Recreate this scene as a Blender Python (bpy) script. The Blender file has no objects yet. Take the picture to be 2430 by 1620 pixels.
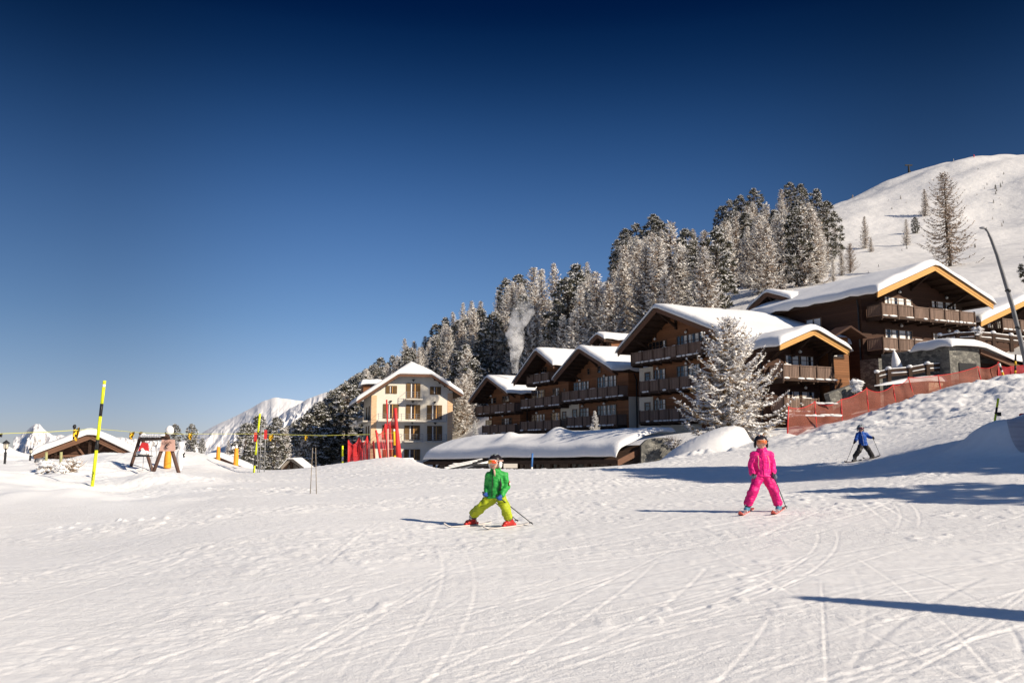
import bpy, bmesh, math, random
import numpy as np
from mathutils import Vector, Matrix, noise as mnoise
SC = bpy.context.scene
COL = SC.collection
R = math.radians
# ------------------------------------------------------------------ camera model
F, CX, CY = 2025.0, 1215.0, 810.0
PITCH = math.atan(250.0 / F)
CZ = 1.5
cp, sp = math.cos(PITCH), math.sin(PITCH)
def ray(px, py):
    rx, ru = (px - CX) / F, (CY - py) / F
    return Vector((rx, cp - ru * sp, sp + ru * cp))
def P(px, py, d):
    r = ray(px, py)
    r = r * (d / r.y)
    return Vector((r.x, d, CZ + r.z))
def px_of(x, y, z):
    z -= CZ
    f = y * cp + z * sp
    u = -y * sp + z * cp
    return CX + F * x / f, CY - F * u / f
TS = Vector((0.85, -0.53, 0.0)).normalized()
SUN_EL = R(30.5)
# ------------------------------------------------------------------ materials
def nt(name):
    m = bpy.data.materials.new(name); m.use_nodes = True
    t = m.node_tree; b = t.nodes['Principled BSDF']
    return m, t, b
def N(t, ty, **kw):
    n = t.nodes.new(ty)
    for k, v in kw.items():
        if k in n.inputs: n.inputs[k].default_value = v
        else: setattr(n, k, v)
    return n
def M(name, col, rough=.7, var=0., scale=4., bump=0., bscale=25., metal=0., spec=.3, stretch=None, bdist=.02):
    m, t, b = nt(name)
    b.inputs['Base Color'].default_value = (*col, 1); b.inputs['Roughness'].default_value = rough
    b.inputs['Metallic'].default_value = metal; b.inputs['Specular IOR Level'].default_value = spec
    if var or bump:
        tc = N(t, 'ShaderNodeTexCoord'); mp = N(t, 'ShaderNodeMapping')
        t.links.new(tc.outputs['Object'], mp.inputs['Vector'])
        if stretch: mp.inputs['Scale'].default_value = stretch
    if var:
        n = N(t, 'ShaderNodeTexNoise', Scale=scale, Detail=6.0, Roughness=.62); t.links.new(mp.outputs[0], n.inputs['Vector'])
        r = N(t, 'ShaderNodeValToRGB'); t.links.new(n.outputs['Fac'], r.inputs['Fac'])
        r.color_ramp.elements[0].position = .28; r.color_ramp.elements[1].position = .72
        r.color_ramp.elements[0].color = (*[c * (1 - var) for c in col], 1)
        r.color_ramp.elements[1].color = (*[min(.92, c * (1 + var)) for c in col], 1)
        t.links.new(r.outputs['Color'], b.inputs['Base Color'])
    if bump:
        n = N(t, 'ShaderNodeTexNoise', Scale=bscale, Detail=5.0); t.links.new(mp.outputs[0], n.inputs['Vector'])
        bp = N(t, 'ShaderNodeBump', Strength=bump, Distance=bdist); t.links.new(n.outputs['Fac'], bp.inputs['Height'])
        t.links.new(bp.outputs[0], b.inputs['Normal'])
    return m
def wood(name, col, plank=.2, axis='Z', var=.25):
    m, t, b = nt(name)
    b.inputs['Roughness'].default_value = .75; b.inputs['Specular IOR Level'].default_value = .25
    tc = N(t, 'ShaderNodeTexCoord'); sx = N(t, 'ShaderNodeSeparateXYZ'); t.links.new(tc.outputs['Object'], sx.inputs[0])
    dv = N(t, 'ShaderNodeMath', operation='DIVIDE'); dv.inputs[1].default_value = plank; t.links.new(sx.outputs[axis], dv.inputs[0])
    fr = N(t, 'ShaderNodeMath', operation='FRACT'); t.links.new(dv.outputs[0], fr.inputs[0])
    fl = N(t, 'ShaderNodeMath', operation='FLOOR'); t.links.new(dv.outputs[0], fl.inputs[0])
    wn = N(t, 'ShaderNodeTexWhiteNoise', noise_dimensions='1D'); t.links.new(fl.outputs[0], wn.inputs['W'])
    gp = N(t, 'ShaderNodeMath', operation='LESS_THAN'); gp.inputs[1].default_value = .1; t.links.new(fr.outputs[0], gp.inputs[0])
    mp = N(t, 'ShaderNodeMapping'); t.links.new(tc.outputs['Object'], mp.inputs['Vector'])
    mp.inputs['Scale'].default_value = (1.2, 1.2, 14) if axis == 'Z' else (14, 14, 1.2)
    n = N(t, 'ShaderNodeTexNoise', Scale=1.0, Detail=5.0); t.links.new(mp.outputs[0], n.inputs['Vector'])
    ad = N(t, 'ShaderNodeMath', operation='ADD'); t.links.new(wn.outputs['Value'], ad.inputs[0]); t.links.new(n.outputs['Fac'], ad.inputs[1])
    r = N(t, 'ShaderNodeMapRange'); r.inputs['From Min'].default_value = .2; r.inputs['From Max'].default_value = 1.6
    r.inputs['To Min'].default_value = 1 - var; r.inputs['To Max'].default_value = 1 + var; t.links.new(ad.outputs[0], r.inputs['Value'])
    g2 = N(t, 'ShaderNodeMapRange'); g2.inputs['To Min'].default_value = 1; g2.inputs['To Max'].default_value = .4; t.links.new(gp.outputs[0], g2.inputs['Value'])
    mu = N(t, 'ShaderNodeMath', operation='MULTIPLY'); t.links.new(r.outputs[0], mu.inputs[0]); t.links.new(g2.outputs[0], mu.inputs[1])
    vm = N(t, 'ShaderNodeVectorMath', operation='SCALE'); vm.inputs[0].default_value = col; t.links.new(mu.outputs[0], vm.inputs['Scale'])
    t.links.new(vm.outputs[0], b.inputs['Base Color'])
    bp = N(t, 'ShaderNodeBump', Strength=.5, Distance=.02); t.links.new(mu.outputs[0], bp.inputs['Height']); t.links.new(bp.outputs[0], b.inputs['Normal'])
    return m
def stone(name, cols, scale=2.5, mortar=(.25, .24, .23)):
    m, t, b = nt(name); b.inputs['Roughness'].default_value = .9
    tc = N(t, 'ShaderNodeTexCoord'); mp = N(t, 'ShaderNodeMapping'); t.links.new(tc.outputs['Object'], mp.inputs['Vector'])
    mp.inputs['Scale'].default_value = (1, 1, 1.9)
    v = N(t, 'ShaderNodeTexVoronoi', Scale=scale); t.links.new(mp.outputs[0], v.inputs['Vector'])
    e = N(t, 'ShaderNodeTexVoronoi', feature='DISTANCE_TO_EDGE', Scale=scale); t.links.new(mp.outputs[0], e.inputs['Vector'])
    s = N(t, 'ShaderNodeSeparateColor'); t.links.new(v.outputs['Color'], s.inputs[0])
    r = N(t, 'ShaderNodeValToRGB'); t.links.new(s.outputs[0], r.inputs['Fac'])
    r.color_ramp.elements[0].color = (*cols[0], 1); r.color_ramp.elements[1].color = (*cols[1], 1)
    n = N(t, 'ShaderNodeTexNoise', Scale=9.0, Detail=5.0); t.links.new(tc.outputs['Object'], n.inputs['Vector'])
    mx = N(t, 'ShaderNodeMix', data_type='RGBA', blend_type='OVERLAY'); mx.inputs['Factor'].default_value = .7
    t.links.new(r.outputs[0], mx.inputs['A']); t.links.new(n.outputs['Fac'], mx.inputs['B'])
    l = N(t, 'ShaderNodeMath', operation='LESS_THAN'); l.inputs[1].default_value = .06; t.links.new(e.outputs['Distance'], l.inputs[0])
    m2 = N(t, 'ShaderNodeMix', data_type='RGBA'); m2.inputs['B'].default_value = (*mortar, 1)
    t.links.new(l.outputs[0], m2.inputs['Factor']); t.links.new(mx.outputs['Result'], m2.inputs['A'])
    t.links.new(m2.outputs['Result'], b.inputs['Base Color'])
    bp = N(t, 'ShaderNodeBump', Strength=.8, Distance=.05); t.links.new(e.outputs['Distance'], bp.inputs['Height']); t.links.new(bp.outputs[0], b.inputs['Normal'])
    return m
SNOWC = (.83, .82, .815)
def snow_ground():
    m, t, b = nt('packed_snow'); b.inputs['Roughness'].default_value = .55; b.inputs['Specular IOR Level'].default_value = .25
    tc = N(t, 'ShaderNodeTexCoord')
    mp = N(t, 'ShaderNodeMapping'); t.links.new(tc.outputs['Object'], mp.inputs['Vector'])
    mp.inputs['Rotation'].default_value = (0, 0, R(-28)); mp.inputs['Scale'].default_value = (.28, 1.0, 1.0)
    a = N(t, 'ShaderNodeTexNoise', Scale=5.0, Detail=7.0, Roughness=.6); t.links.new(mp.outputs[0], a.inputs['Vector'])
    c = N(t, 'ShaderNodeTexNoise', Scale=14.0, Detail=6.0, Roughness=.7); t.links.new(tc.outputs['Object'], c.inputs['Vector'])
    k = N(t, 'ShaderNodeTexNoise', Scale=.45, Detail=4.0, Roughness=.6); t.links.new(mp.outputs[0], k.inputs['Vector'])
    kr = N(t, 'ShaderNodeMapRange'); kr.inputs['From Min'].default_value = .42; kr.inputs['From Max'].default_value = .62
    kr.inputs['To Min'].default_value = .12; t.links.new(k.outputs['Fac'], kr.inputs['Value'])
    cm = N(t, 'ShaderNodeMath', operation='MULTIPLY'); t.links.new(c.outputs['Fac'], cm.inputs[0]); t.links.new(kr.outputs[0], cm.inputs[1])
    b1 = N(t, 'ShaderNodeBump', Strength=.3, Distance=.05); t.links.new(a.outputs['Fac'], b1.inputs['Height'])
    b2 = N(t, 'ShaderNodeBump', Strength=.42, Distance=.06); t.links.new(cm.outputs[0], b2.inputs['Height']); t.links.new(b1.outputs[0], b2.inputs['Normal'])
    t.links.new(b2.outputs[0], b.inputs['Normal'])
    r = N(t, 'ShaderNodeValToRGB'); t.links.new(a.outputs['Fac'], r.inputs['Fac'])
    r.color_ramp.elements[0].position = .3; r.color_ramp.elements[1].position = .7
    r.color_ramp.elements[0].color = (.775, .76, .75, 1); r.color_ramp.elements[1].color = (.84, .83, .82, 1)
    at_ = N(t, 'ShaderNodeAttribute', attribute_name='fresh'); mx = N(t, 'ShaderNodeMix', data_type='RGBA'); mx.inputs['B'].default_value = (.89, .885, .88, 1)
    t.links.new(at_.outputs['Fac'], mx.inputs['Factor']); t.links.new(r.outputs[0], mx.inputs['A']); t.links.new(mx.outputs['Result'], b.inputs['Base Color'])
    d_ = N(t, 'ShaderNodeTexNoise', Scale=60.0, Detail=3.0); t.links.new(tc.outputs['Object'], d_.inputs['Vector']); b3 = N(t, 'ShaderNodeBump', Strength=.2, Distance=.012); t.links.new(d_.outputs['Fac'], b3.inputs['Height']); t.links.new(b2.outputs[0], b3.inputs['Normal']); t.links.new(b3.outputs[0], b.inputs['Normal'])
    return m
mat = {}
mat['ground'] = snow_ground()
mat['snow'] = M('fresh_snow', SNOWC, .6, var=.03, scale=1.5, bump=.35, bscale=4, spec=.2, bdist=.06)
mat['frost'] = M('frosted_twig', (.86, .82, .78), .8, var=.1, scale=2, spec=.1)
mat['treesnow'] = M('snow_on_branches', (.84, .83, .83), .7, spec=.1)
mat['twig'] = M('larch_twig', (.34, .255, .19), .9, var=.35, scale=1.2, spec=.1)
mat['goldtwig'] = M('golden_twig', (.27, .17, .075), .9, var=.35, scale=1.5, spec=.1)
mat['darktwig'] = M('dark_twig', (.17, .13, .105), .9, var=.3, scale=1.5, spec=.1)
mat['needle'] = M('pine_needle', (.085, .083, .06), .85, var=.45, scale=.8, spec=.15)
mat['needle2'] = M('pine_needle_light', (.14, .13, .09), .85, var=.35, scale=.8, spec=.15)
mat['bark'] = M('bark', (.085, .065, .05), .95, var=.4, scale=3, bump=.6, bscale=8, stretch=(3, 3, .6))
mat['wood'] = wood('larch_boards', (.235, .10, .045))
mat['wood_grey'] = wood('weathered_grey_boards', (.17, .125, .10), plank=.25, axis='X')
mat['wood_dark'] = wood('dark_larch_boards', (.065, .03, .018))
mat['wood_red'] = wood('red_larch_boards', (.24, .105, .045))
mat['beam'] = M('dark_beam', (.05, .027, .017), .8, var=.3, scale=3)
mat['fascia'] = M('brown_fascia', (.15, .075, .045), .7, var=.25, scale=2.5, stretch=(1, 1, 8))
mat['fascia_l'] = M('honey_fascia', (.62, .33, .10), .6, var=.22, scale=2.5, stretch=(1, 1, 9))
mat['rail'] = wood('weathered_rail_boards', (.20, .135, .105), plank=.16, axis='X', var=.35)
mat['railpost'] = M('rail_post', (.09, .055, .04), .8, var=.3, scale=3)
mat['plaster'] = M('cream_plaster', (.66, .60, .50), .9, var=.06, scale=1.2, bump=.2, bscale=20)
mat['hotelwall'] = M('hotel_plaster', (.80, .735, .63), .9, var=.05, scale=.8, bump=.15, bscale=20)
mat['quoin'] = M('peach_quoin', (.80, .53, .32), .9, var=.12, scale=3)
mat['slab'] = M('balcony_slab', (.62, .57, .5), .9, var=.08, scale=2)
mat['shutter'] = wood('brown_shutter', (.16, .095, .04), plank=.09, axis='Z')
mat['winframe'] = M('window_frame', (.14, .075, .04), .6, var=.2, scale=4)
mat['glass'] = M('dark_glass', (.02, .022, .03), .08, spec=.6)
mat['curtain'] = M('white_curtain', (.82, .80, .77), .9, var=.08, scale=6, stretch=(8, 8, .6))
mat['lampwhite'] = M('white_lamp', (.85, .84, .8), .4)
mat['iron'] = M('black_iron', (.03, .03, .032), .5, var=.2, scale=5, metal=.3)
mat['steel'] = M('grey_steel', (.32, .32, .33), .45, var=.12, scale=3, metal=.5)
mat['stone'] = stone('grey_rubble', ((.07, .07, .065), (.25, .24, .21)), 2.6, (.12, .115, .105))
mat['stonew'] = stone('warm_rubble', ((.28, .17, .09), (.62, .50, .36)), 2.4, (.3, .2, .12))
mat['yellow'] = M('neon_yellow', (.72, .80, .02), .5, var=.06, scale=8)
mat['gold'] = M('signal_yellow', (.80, .48, .02), .5, var=.08, scale=8)
mat['black'] = M('black_plastic', (.018, .018, .02), .5, var=.2, scale=9)
mat['red'] = M('red_plastic', (.62, .04, .04), .5, var=.12, scale=6)
mat['orange'] = M('orange_padding', (.80, .33, .03), .6, var=.12, scale=4)
mat['blue'] = M('blue_post', (.05, .16, .42), .5, var=.12, scale=4)
mat['swingwood'] = M('swing_timber', (.11, .06, .045), .8, var=.3, scale=3)
mat['panel'] = M('pink_panel', (.62, .38, .31), .7, var=.08, scale=4)
mat['greywood'] = M('grey_timber', (.26, .22, .18), .85, var=.3, scale=3)
mat['postwood'] = M('green_timber', (.36, .35, .17), .85, var=.25, scale=4)
mat['glasslamp'] = M('lantern_glass', (.62, .56, .45), .3)
mat['rope'] = M('yellow_rope', (.62, .60, .12), .7)
def netmat(name, col, alpha, sc):
    m, t, b = nt(name); b.inputs['Base Color'].default_value = (*col, 1); b.inputs['Roughness'].default_value = .8
    tc = N(t, 'ShaderNodeTexCoord')
    n = N(t, 'ShaderNodeTexNoise', Scale=1.3, Detail=5.0); t.links.new(tc.outputs['Object'], n.inputs['Vector'])
    mp = N(t, 'ShaderNodeMapping'); t.links.new(tc.outputs['Object'], mp.inputs['Vector']); mp.inputs['Scale'].default_value = (.25, .25, 5)
    n2 = N(t, 'ShaderNodeTexNoise', Scale=3.0, Detail=3.0); t.links.new(mp.outputs[0], n2.inputs['Vector'])
    ad = N(t, 'ShaderNodeMath', operation='ADD'); t.links.new(n.outputs['Fac'], ad.inputs[0]); t.links.new(n2.outputs['Fac'], ad.inputs[1])
    r = N(t, 'ShaderNodeMapRange'); r.inputs['From Min'].default_value = .6; r.inputs['From Max'].default_value = 1.4
    r.inputs['To Min'].default_value = alpha - .12; r.inputs['To Max'].default_value = alpha + .12; t.links.new(ad.outputs[0], r.inputs['Value'])
    t.links.new(r.outputs[0], b.inputs['Alpha'])
    return m
mat['net'] = netmat('rust_red_net', (.235, .068, .042), .68, 1)
mat['net4'] = netmat('purple_net', (.22, .10, .13), .26, 1)
mat['net2'] = netmat('crimson_net', (.30, .012, .022), .86, 1)
mat['net3'] = netmat('bright_red_net', (.68, .03, .035), .56, 1)
# ------------------------------------------------------------------ mesh builder
def tag(o, label=None, cat=None, group=None, kind=None):
    if label: o['label'] = label
    if cat: o['category'] = cat
    if group: o['group'] = group
    if kind: o['kind'] = kind
    return o
def empty(name, label, cat, loc=(0, 0, 0), rz=0., group=None):
    o = bpy.data.objects.new(name, None); COL.objects.link(o)
    o.location = loc; o.rotation_euler = (0, 0, rz)
    return tag(o, label, cat, group)
class MB:
    def __init__(s): s.v = []; s.f = []; s.m = []
    def add(s, vs, fs, mi=0):
        b = len(s.v); s.v.extend([tuple(x) for x in vs])
        for f in fs: s.f.append(tuple(b + i for i in f)); s.m.append(mi)
        return s
    def box(s, a, b, mi=0, mx=None):
        x0, y0, z0 = a; x1, y1, z1 = b
        vs = [Vector((x, y, z)) for z in (z0, z1) for y in (y0, y1) for x in (x0, x1)]
        if mx: vs = [mx @ v for v in vs]
        return s.add(vs, [(0, 2, 3, 1), (4, 5, 7, 6), (0, 1, 5, 4), (2, 6, 7, 3), (0, 4, 6, 2), (1, 3, 7, 5)], mi)
    def beam(s, p, q, w, h, mi=0, up=Vector((0, 0, 1))):
        p, q = Vector(p), Vector(q); d = (q - p).normalized(); r = d.cross(up)
        if r.length < 1e-4: r = d.cross(Vector((0, 1, 0)))
        r.normalize(); u = r.cross(d)
        vs = [c + r * (w / 2 * i) + u * (h / 2 * j) for c in (p, q) for i, j in ((-1, -1), (1, -1), (1, 1), (-1, 1))]
        return s.add(vs, [(3, 2, 1, 0), (4, 5, 6, 7), (0, 1, 5, 4), (1, 2, 6, 5), (2, 3, 7, 6), (3, 0, 4, 7)], mi)
    def tube(s, pts, rad, n=8, mi=0):
        pts = [Vector(p) for p in pts]
        if not hasattr(rad, '__len__'): rad = [rad] * len(pts)
        b = len(s.v); ref = Vector((.13, .31, .94))
        for i, p in enumerate(pts):
            d = (pts[min(i + 1, len(pts) - 1)] - pts[max(i - 1, 0)]).normalized()
            r = d.cross(ref)
            if r.length < 1e-3: r = d.cross(Vector((1, 0, 0)))
            r.normalize(); u = d.cross(r)
            for k in range(n):
                a = 2 * math.pi * k / n
                s.v.append(tuple(p + (r * math.cos(a) + u * math.sin(a)) * rad[i]))
        for i in range(len(pts) - 1):
            for k in range(n):
                k2 = (k + 1) % n
                s.f.append((b + i * n + k, b + i * n + k2, b + (i + 1) * n + k2, b + (i + 1) * n + k)); s.m.append(mi)
        s.f.append(tuple(b + k for k in reversed(range(n)))); s.m.append(mi)
        s.f.append(tuple(b + (len(pts) - 1) * n + k for k in range(n))); s.m.append(mi)
        return s
    def prism(s, poly, y0, y1, mi=0):   # polygon in x,z extruded along y
        n = len(poly)
        vs = [(x, y0, z) for x, z in poly] + [(x, y1, z) for x, z in poly]
        fs = [tuple(range(n)), tuple(reversed(range(n, 2 * n)))] + [(i, i + n, (i + 1) % n + n, (i + 1) % n) for i in range(n)]
        return s.add(vs, fs, mi)
    def ball(s, c, r, mi=0, n=10, m=7, sq=(1, 1, 1), nz=0., seed=0):
        c = Vector(c); b = len(s.v)
        for i in range(m + 1):
            th = math.pi * i / m
            for k in range(n):
                a = 2 * math.pi * k / n
                d = Vector((math.sin(th) * math.cos(a), math.sin(th) * math.sin(a), math.cos(th)))
                q = 1 + nz * mnoise.noise(d * 1.7 + Vector((seed * 3.1, seed, 0)))
                s.v.append((c.x + d.x * r * sq[0] * q, c.y + d.y * r * sq[1] * q, c.z + d.z * r * sq[2] * q))
        for i in range(m):
            for k in range(n):
                k2 = (k + 1) % n
                s.f.append((b + i * n + k, b + (i + 1) * n + k, b + (i + 1) * n + k2, b + i * n + k2)); s.m.append(mi)
        return s
    def lathe(s, prof, c=(0, 0, 0), n=12, mi=0):
        b = len(s.v)
        for r, z in prof:
            for k in range(n):
                a = 2 * math.pi * k / n; s.v.append((c[0] + r * math.cos(a), c[1] + r * math.sin(a), c[2] + z))
        for i in range(len(prof) - 1):
            for k in range(n):
                k2 = (k + 1) % n
                s.f.append((b + i * n + k, b + i * n + k2, b + (i + 1) * n + k2, b + (i + 1) * n + k)); s.m.append(mi)
        return s
    def mesh(s, name, mats, smooth=False):
        me = bpy.data.meshes.new(name); me.from_pydata(s.v, [], s.f)
        for x in (mats if isinstance(mats, (list, tuple)) else [mats]): me.materials.append(mat[x] if isinstance(x, str) else x)
        me.polygons.foreach_set('material_index', s.m)
        if smooth: me.polygons.foreach_set('use_smooth', [True] * len(s.f))
        me.validate(); me.update(); return me
    def build(s, name, mats, parent=None, smooth=False):
        return link(name, s.mesh(name, mats, smooth), parent)
def link(name, me, parent=None):
    o = bpy.data.objects.new(name, me); COL.objects.link(o)
    if parent is not None: o.parent = parent
    return o
def np_mesh(name, v, faces, mats, mi=None, smooth=False):
    """v (n,3) array, faces (k,3|4) array of one size"""
    me = bpy.data.meshes.new(name); n, k = len(faces), faces.shape[1]
    me.vertices.add(len(v)); me.vertices.foreach_set('co', np.asarray(v, dtype=np.float32).ravel())
    me.loops.add(n * k); me.loops.foreach_set('vertex_index', np.asarray(faces, dtype=np.int32).ravel())
    me.polygons.add(n); me.polygons.foreach_set('loop_start', np.arange(0, n * k, k, dtype=np.int32))
    try: me.polygons.foreach_set('loop_total', np.full(n, k, dtype=np.int32))
    except Exception: pass
    for x in mats: me.materials.append(mat[x] if isinstance(x, str) else x)
    if mi is not None: me.polygons.foreach_set('material_index', np.asarray(mi, dtype=np.int32))
    me.polygons.foreach_set('use_smooth', np.full(n, smooth))
    me.update(calc_edges=True); me.validate()
    return me
def grid_faces(nr, nc):
    i = np.arange(nr * nc).reshape(nr, nc)
    return np.stack([i[:-1, :-1], i[:-1, 1:], i[1:, 1:], i[1:, :-1]], -1).reshape(-1, 4)
# ------------------------------------------------------------------ numpy noise
def vnoise(x, y, seed=0):
    xi, yi = np.floor(x).astype(np.int64), np.floor(y).astype(np.int64); fx, fy = x - xi, y - yi
    fx = fx * fx * fx * (fx * (fx * 6 - 15) + 10); fy = fy * fy * fy * (fy * (fy * 6 - 15) + 10)
    def h(a, b):
        n = (a * 374761393 + b * 668265263 + seed * 974634777) & 0xffffffff
        n = ((n ^ (n >> 13)) * 1274126177) & 0xffffffff
        return ((n ^ (n >> 16)) & 0xffff) / 32767.5 - 1
    return (h(xi, yi) * (1 - fx) + h(xi + 1, yi) * fx) * (1 - fy) + (h(xi, yi + 1) * (1 - fx) + h(xi + 1, yi + 1) * fx) * fy
def fbm(x, y, o=4, seed=0):
    s = 0; a = 1.
    for k in range(o): s = s + a * vnoise(x * 2 ** k + 17.3 * k, y * 2 ** k - 9.1 * k, seed + k); a *= .5
    return s
class TPS:
    def __init__(s, pts, vals, lam=1e-4):
        s.p = np.array(pts, float); n = len(s.p)
        A = np.zeros((n + 3, n + 3)); A[:n, :n] = s.k(s.p, s.p) + lam * np.eye(n)
        A[:n, n] = 1; A[:n, n + 1:] = s.p; A[n, :n] = 1; A[n + 1:, :n] = s.p.T
        s.w = np.linalg.solve(A, np.concatenate([vals, np.zeros(3)]))
    def k(s, a, b):
        r2 = ((a[:, None, :] - b[None]) ** 2).sum(-1); return .5 * r2 * np.log(r2 + 1e-12)
    def __call__(s, q):
        out = np.empty(len(q)); n = len(s.p)
        for i in range(0, len(q), 40000):
            c = q[i:i + 40000]; out[i:i + 40000] = s.k(c, s.p) @ s.w[:n] + s.w[n] + c @ s.w[n + 1:]
        return out
# ------------------------------------------------------------------ terrain
rng = np.random.default_rng(7); random.seed(7)
IMG = [  # image point of the snow surface and its distance
 (0,1620,5.8),(1215,1620,5.7),(2430,1620,5.4),(0,1400,9.1),(0,1260,15.5),(0,1218,17.3),(0,1166,21),(218,1149,25),(300,1215,17),(480,1166,21.5),
 (600,1121,44),(600,1172,21.5),(740,1140,30),(420,1124,36),(307,1119,38),(870,1092,46),(960,1090,48),(1000,1100,46),(870,1140,28),(1050,1114,42),(1200,1120,40),(1400,1120,40),
 (1490,1114,42),(1110,1251,14.8),(1755,1217,15.4),(1400,1180,20),(700,1205,17.5),(700,1300,12),(2048,1093,30),(1750,1130,27),(1600,1098,44),(1760,1074,47),
 (1868,1035,50),(1940,1019,52),(1998,1001,53),(2062,985,55),(2127,962,56.5),(2172,945,57.5),(2235,936,59),(2332,914,61),(2430,893,63),(2100,1020,42),(2300,960,45),(2430,930,46),
 (2430,1000,33),(2350,1042,26),(2200,1052,30),(2430,1120,20),(2430,1250,12.5),(2300,1182,16.5),(2430,1400,8.4),(1500,1400,8.9),
 (40,1085,44),(180,1082,46),(330,1080,47),(470,1078,48),(520,1105,45),(560,1120,44.5),(60,1112,36),(200,1116,34),(700,1113,47),(800,1105,47)]
WLD = [(0,4,0),(-4,4,-.03),(4,4,.06),(-12,10,0),(-24,20,.3),(10,9,.5),(20,20,1.4),(32,30,3.2),(45,42,5.5),(-40,40,.5),
 (-3,53,-1.9),(3,51,-1.7),(7,52,-1.2),(-9,58,-2.2),(-8,75,-2.6),(-1,66,-2.4),(-20,58,-2.2),(-32,62,-1.8),(-45,64,1.2),(-14,100,-3),(-30,90,-6),(-55,80,-3),(-14,118,-2),(-22,130,-5),
 (9,66,1.6),(14,63,2.2),(13,76,2.4),(7,88,2.2),(0,99,1.9),(-5,111,1.2),(19,66,2.8),(25,68,3.3),(30,67,4.4),(33,71,5.2),(38,72,7.0),(34,65,5.2),(43,69,8.2),(45,80,9.0),(37,64,5.9),(30,61.5,4.6),(26,60,3.6),
 (21,95,5),(10,110,5),(33,95,9),(55,90,14),(70,70,13),(90,80,20),(45,60,8)]
HILL = [(870,985,150),(960,975,142),(1060,975,140),(1200,945,133),(1400,895,122),(1600,845,112),(1800,795,108),(2000,750,105),(2200,715,102),(2430,690,100),
 (780,1020,215),(700,1075,260),(640,1100,260),(880,935,205),(1000,885,195),(1150,805,190),(1300,762,180),(1500,722,165),(1700,695,150),(1900,670,150),(2100,655,150),(2275,632,150),(2430,610,150),
 (860,955,290),(1000,868,290),(1150,785,290),(1300,715,285),(1450,668,280),(1600,615,280),(1750,562,285),(1900,512,300),(2000,473,320),(2100,433,345),(2190,409,365),(2300,388,380),(2430,382,390),(2700,360,400),
 (2700,560,160),(2700,650,100),(2430,470,250),(2200,520,250),(2000,590,220)]
pts, vals = [], []
def _cp(x, y, z): pts.append((1.5 * x / y, math.log(y))); vals.append(3 * math.asinh(z / 3))
for a in IMG + HILL:
    q = P(*a); _cp(q.x, q.y, q.z)
for a in WLD: _cp(*a)
for x, y, z in ((-45, 95, -8), (-60, 120, -12)): _cp(x, y, z)
_tps = TPS(pts, np.array(vals), 2e-4)
HP_ = [tuple(P(*a)) for a in HILL] + [w for w in WLD if w[1] > 74]
for a in HILL:
    if a[2] >= 280:
        q = P(*a)
        for f_, g_ in ((1.1, .985), (1.3, .84), (1.8, .5)): HP_.append((q.x * f_, q.y * f_, q.z * g_ - 3))
HP_ += [(-60, 130, -12), (-95, 165, -25), (-90, 250, -35), (-60, 400, -30), (-150, 450, -45), (-140, 250, -40)]
_tph = TPS([(a[0] / 100, a[1] / 100) for a in HP_], np.array([a[2] for a in HP_]), 1e-4)
RA = np.array([(p_.x, p_.z - CZ) for p_ in (P(a_, b_, 1.) for a_, b_ in ((-400,1090),(600,1090),(760,1000),(860,950),(1000,862),(1150,778),(1300,708),(1450,658),(1600,605),(1750,552),(1900,508),(2000,468),(2100,428),(2190,404),(2300,382),(2430,374),(2700,366),(3400,380)))])
def zbase(x, y):
    x, y = np.asarray(x, float), np.asarray(y, float); yy = np.maximum(y, 3.5)
    q = np.stack([1.5 * x / yy, np.log(yy)], -1).reshape(-1, 2); out = np.empty(len(q)); yf = yy.reshape(-1)
    w = np.clip((yf - 86) / 34, 0, 1); w = w * w * (3 - 2 * w); i = w < 1; j = w > 0
    out[:] = 0; out[i] += (1 - w[i]) * 3 * np.sinh(np.clip(_tps(q[i]) / 3, -4, 3))
    q2 = np.stack([x / 100, y / 100], -1).reshape(-1, 2); zh = _tph(q2[j]); xf = x.reshape(-1)[j]; yj = yf[j]
    cap = CZ + np.interp(xf / yj, RA[:, 0], RA[:, 1]) * np.minimum(yj, 385) - np.maximum(0, yj - 385) * .15
    d_ = np.where(yj > 160, zh - cap, -50); k_ = 4.; zh = zh - k_ * np.log1p(np.exp(np.clip(d_ / k_, -30, 30)))
    out[j] += w[j] * zh
    return out.reshape(x.shape)
def sstep(a, b, x): t = np.clip((x - a) / (b - a), 0, 1); return t * t * (3 - 2 * t)
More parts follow.
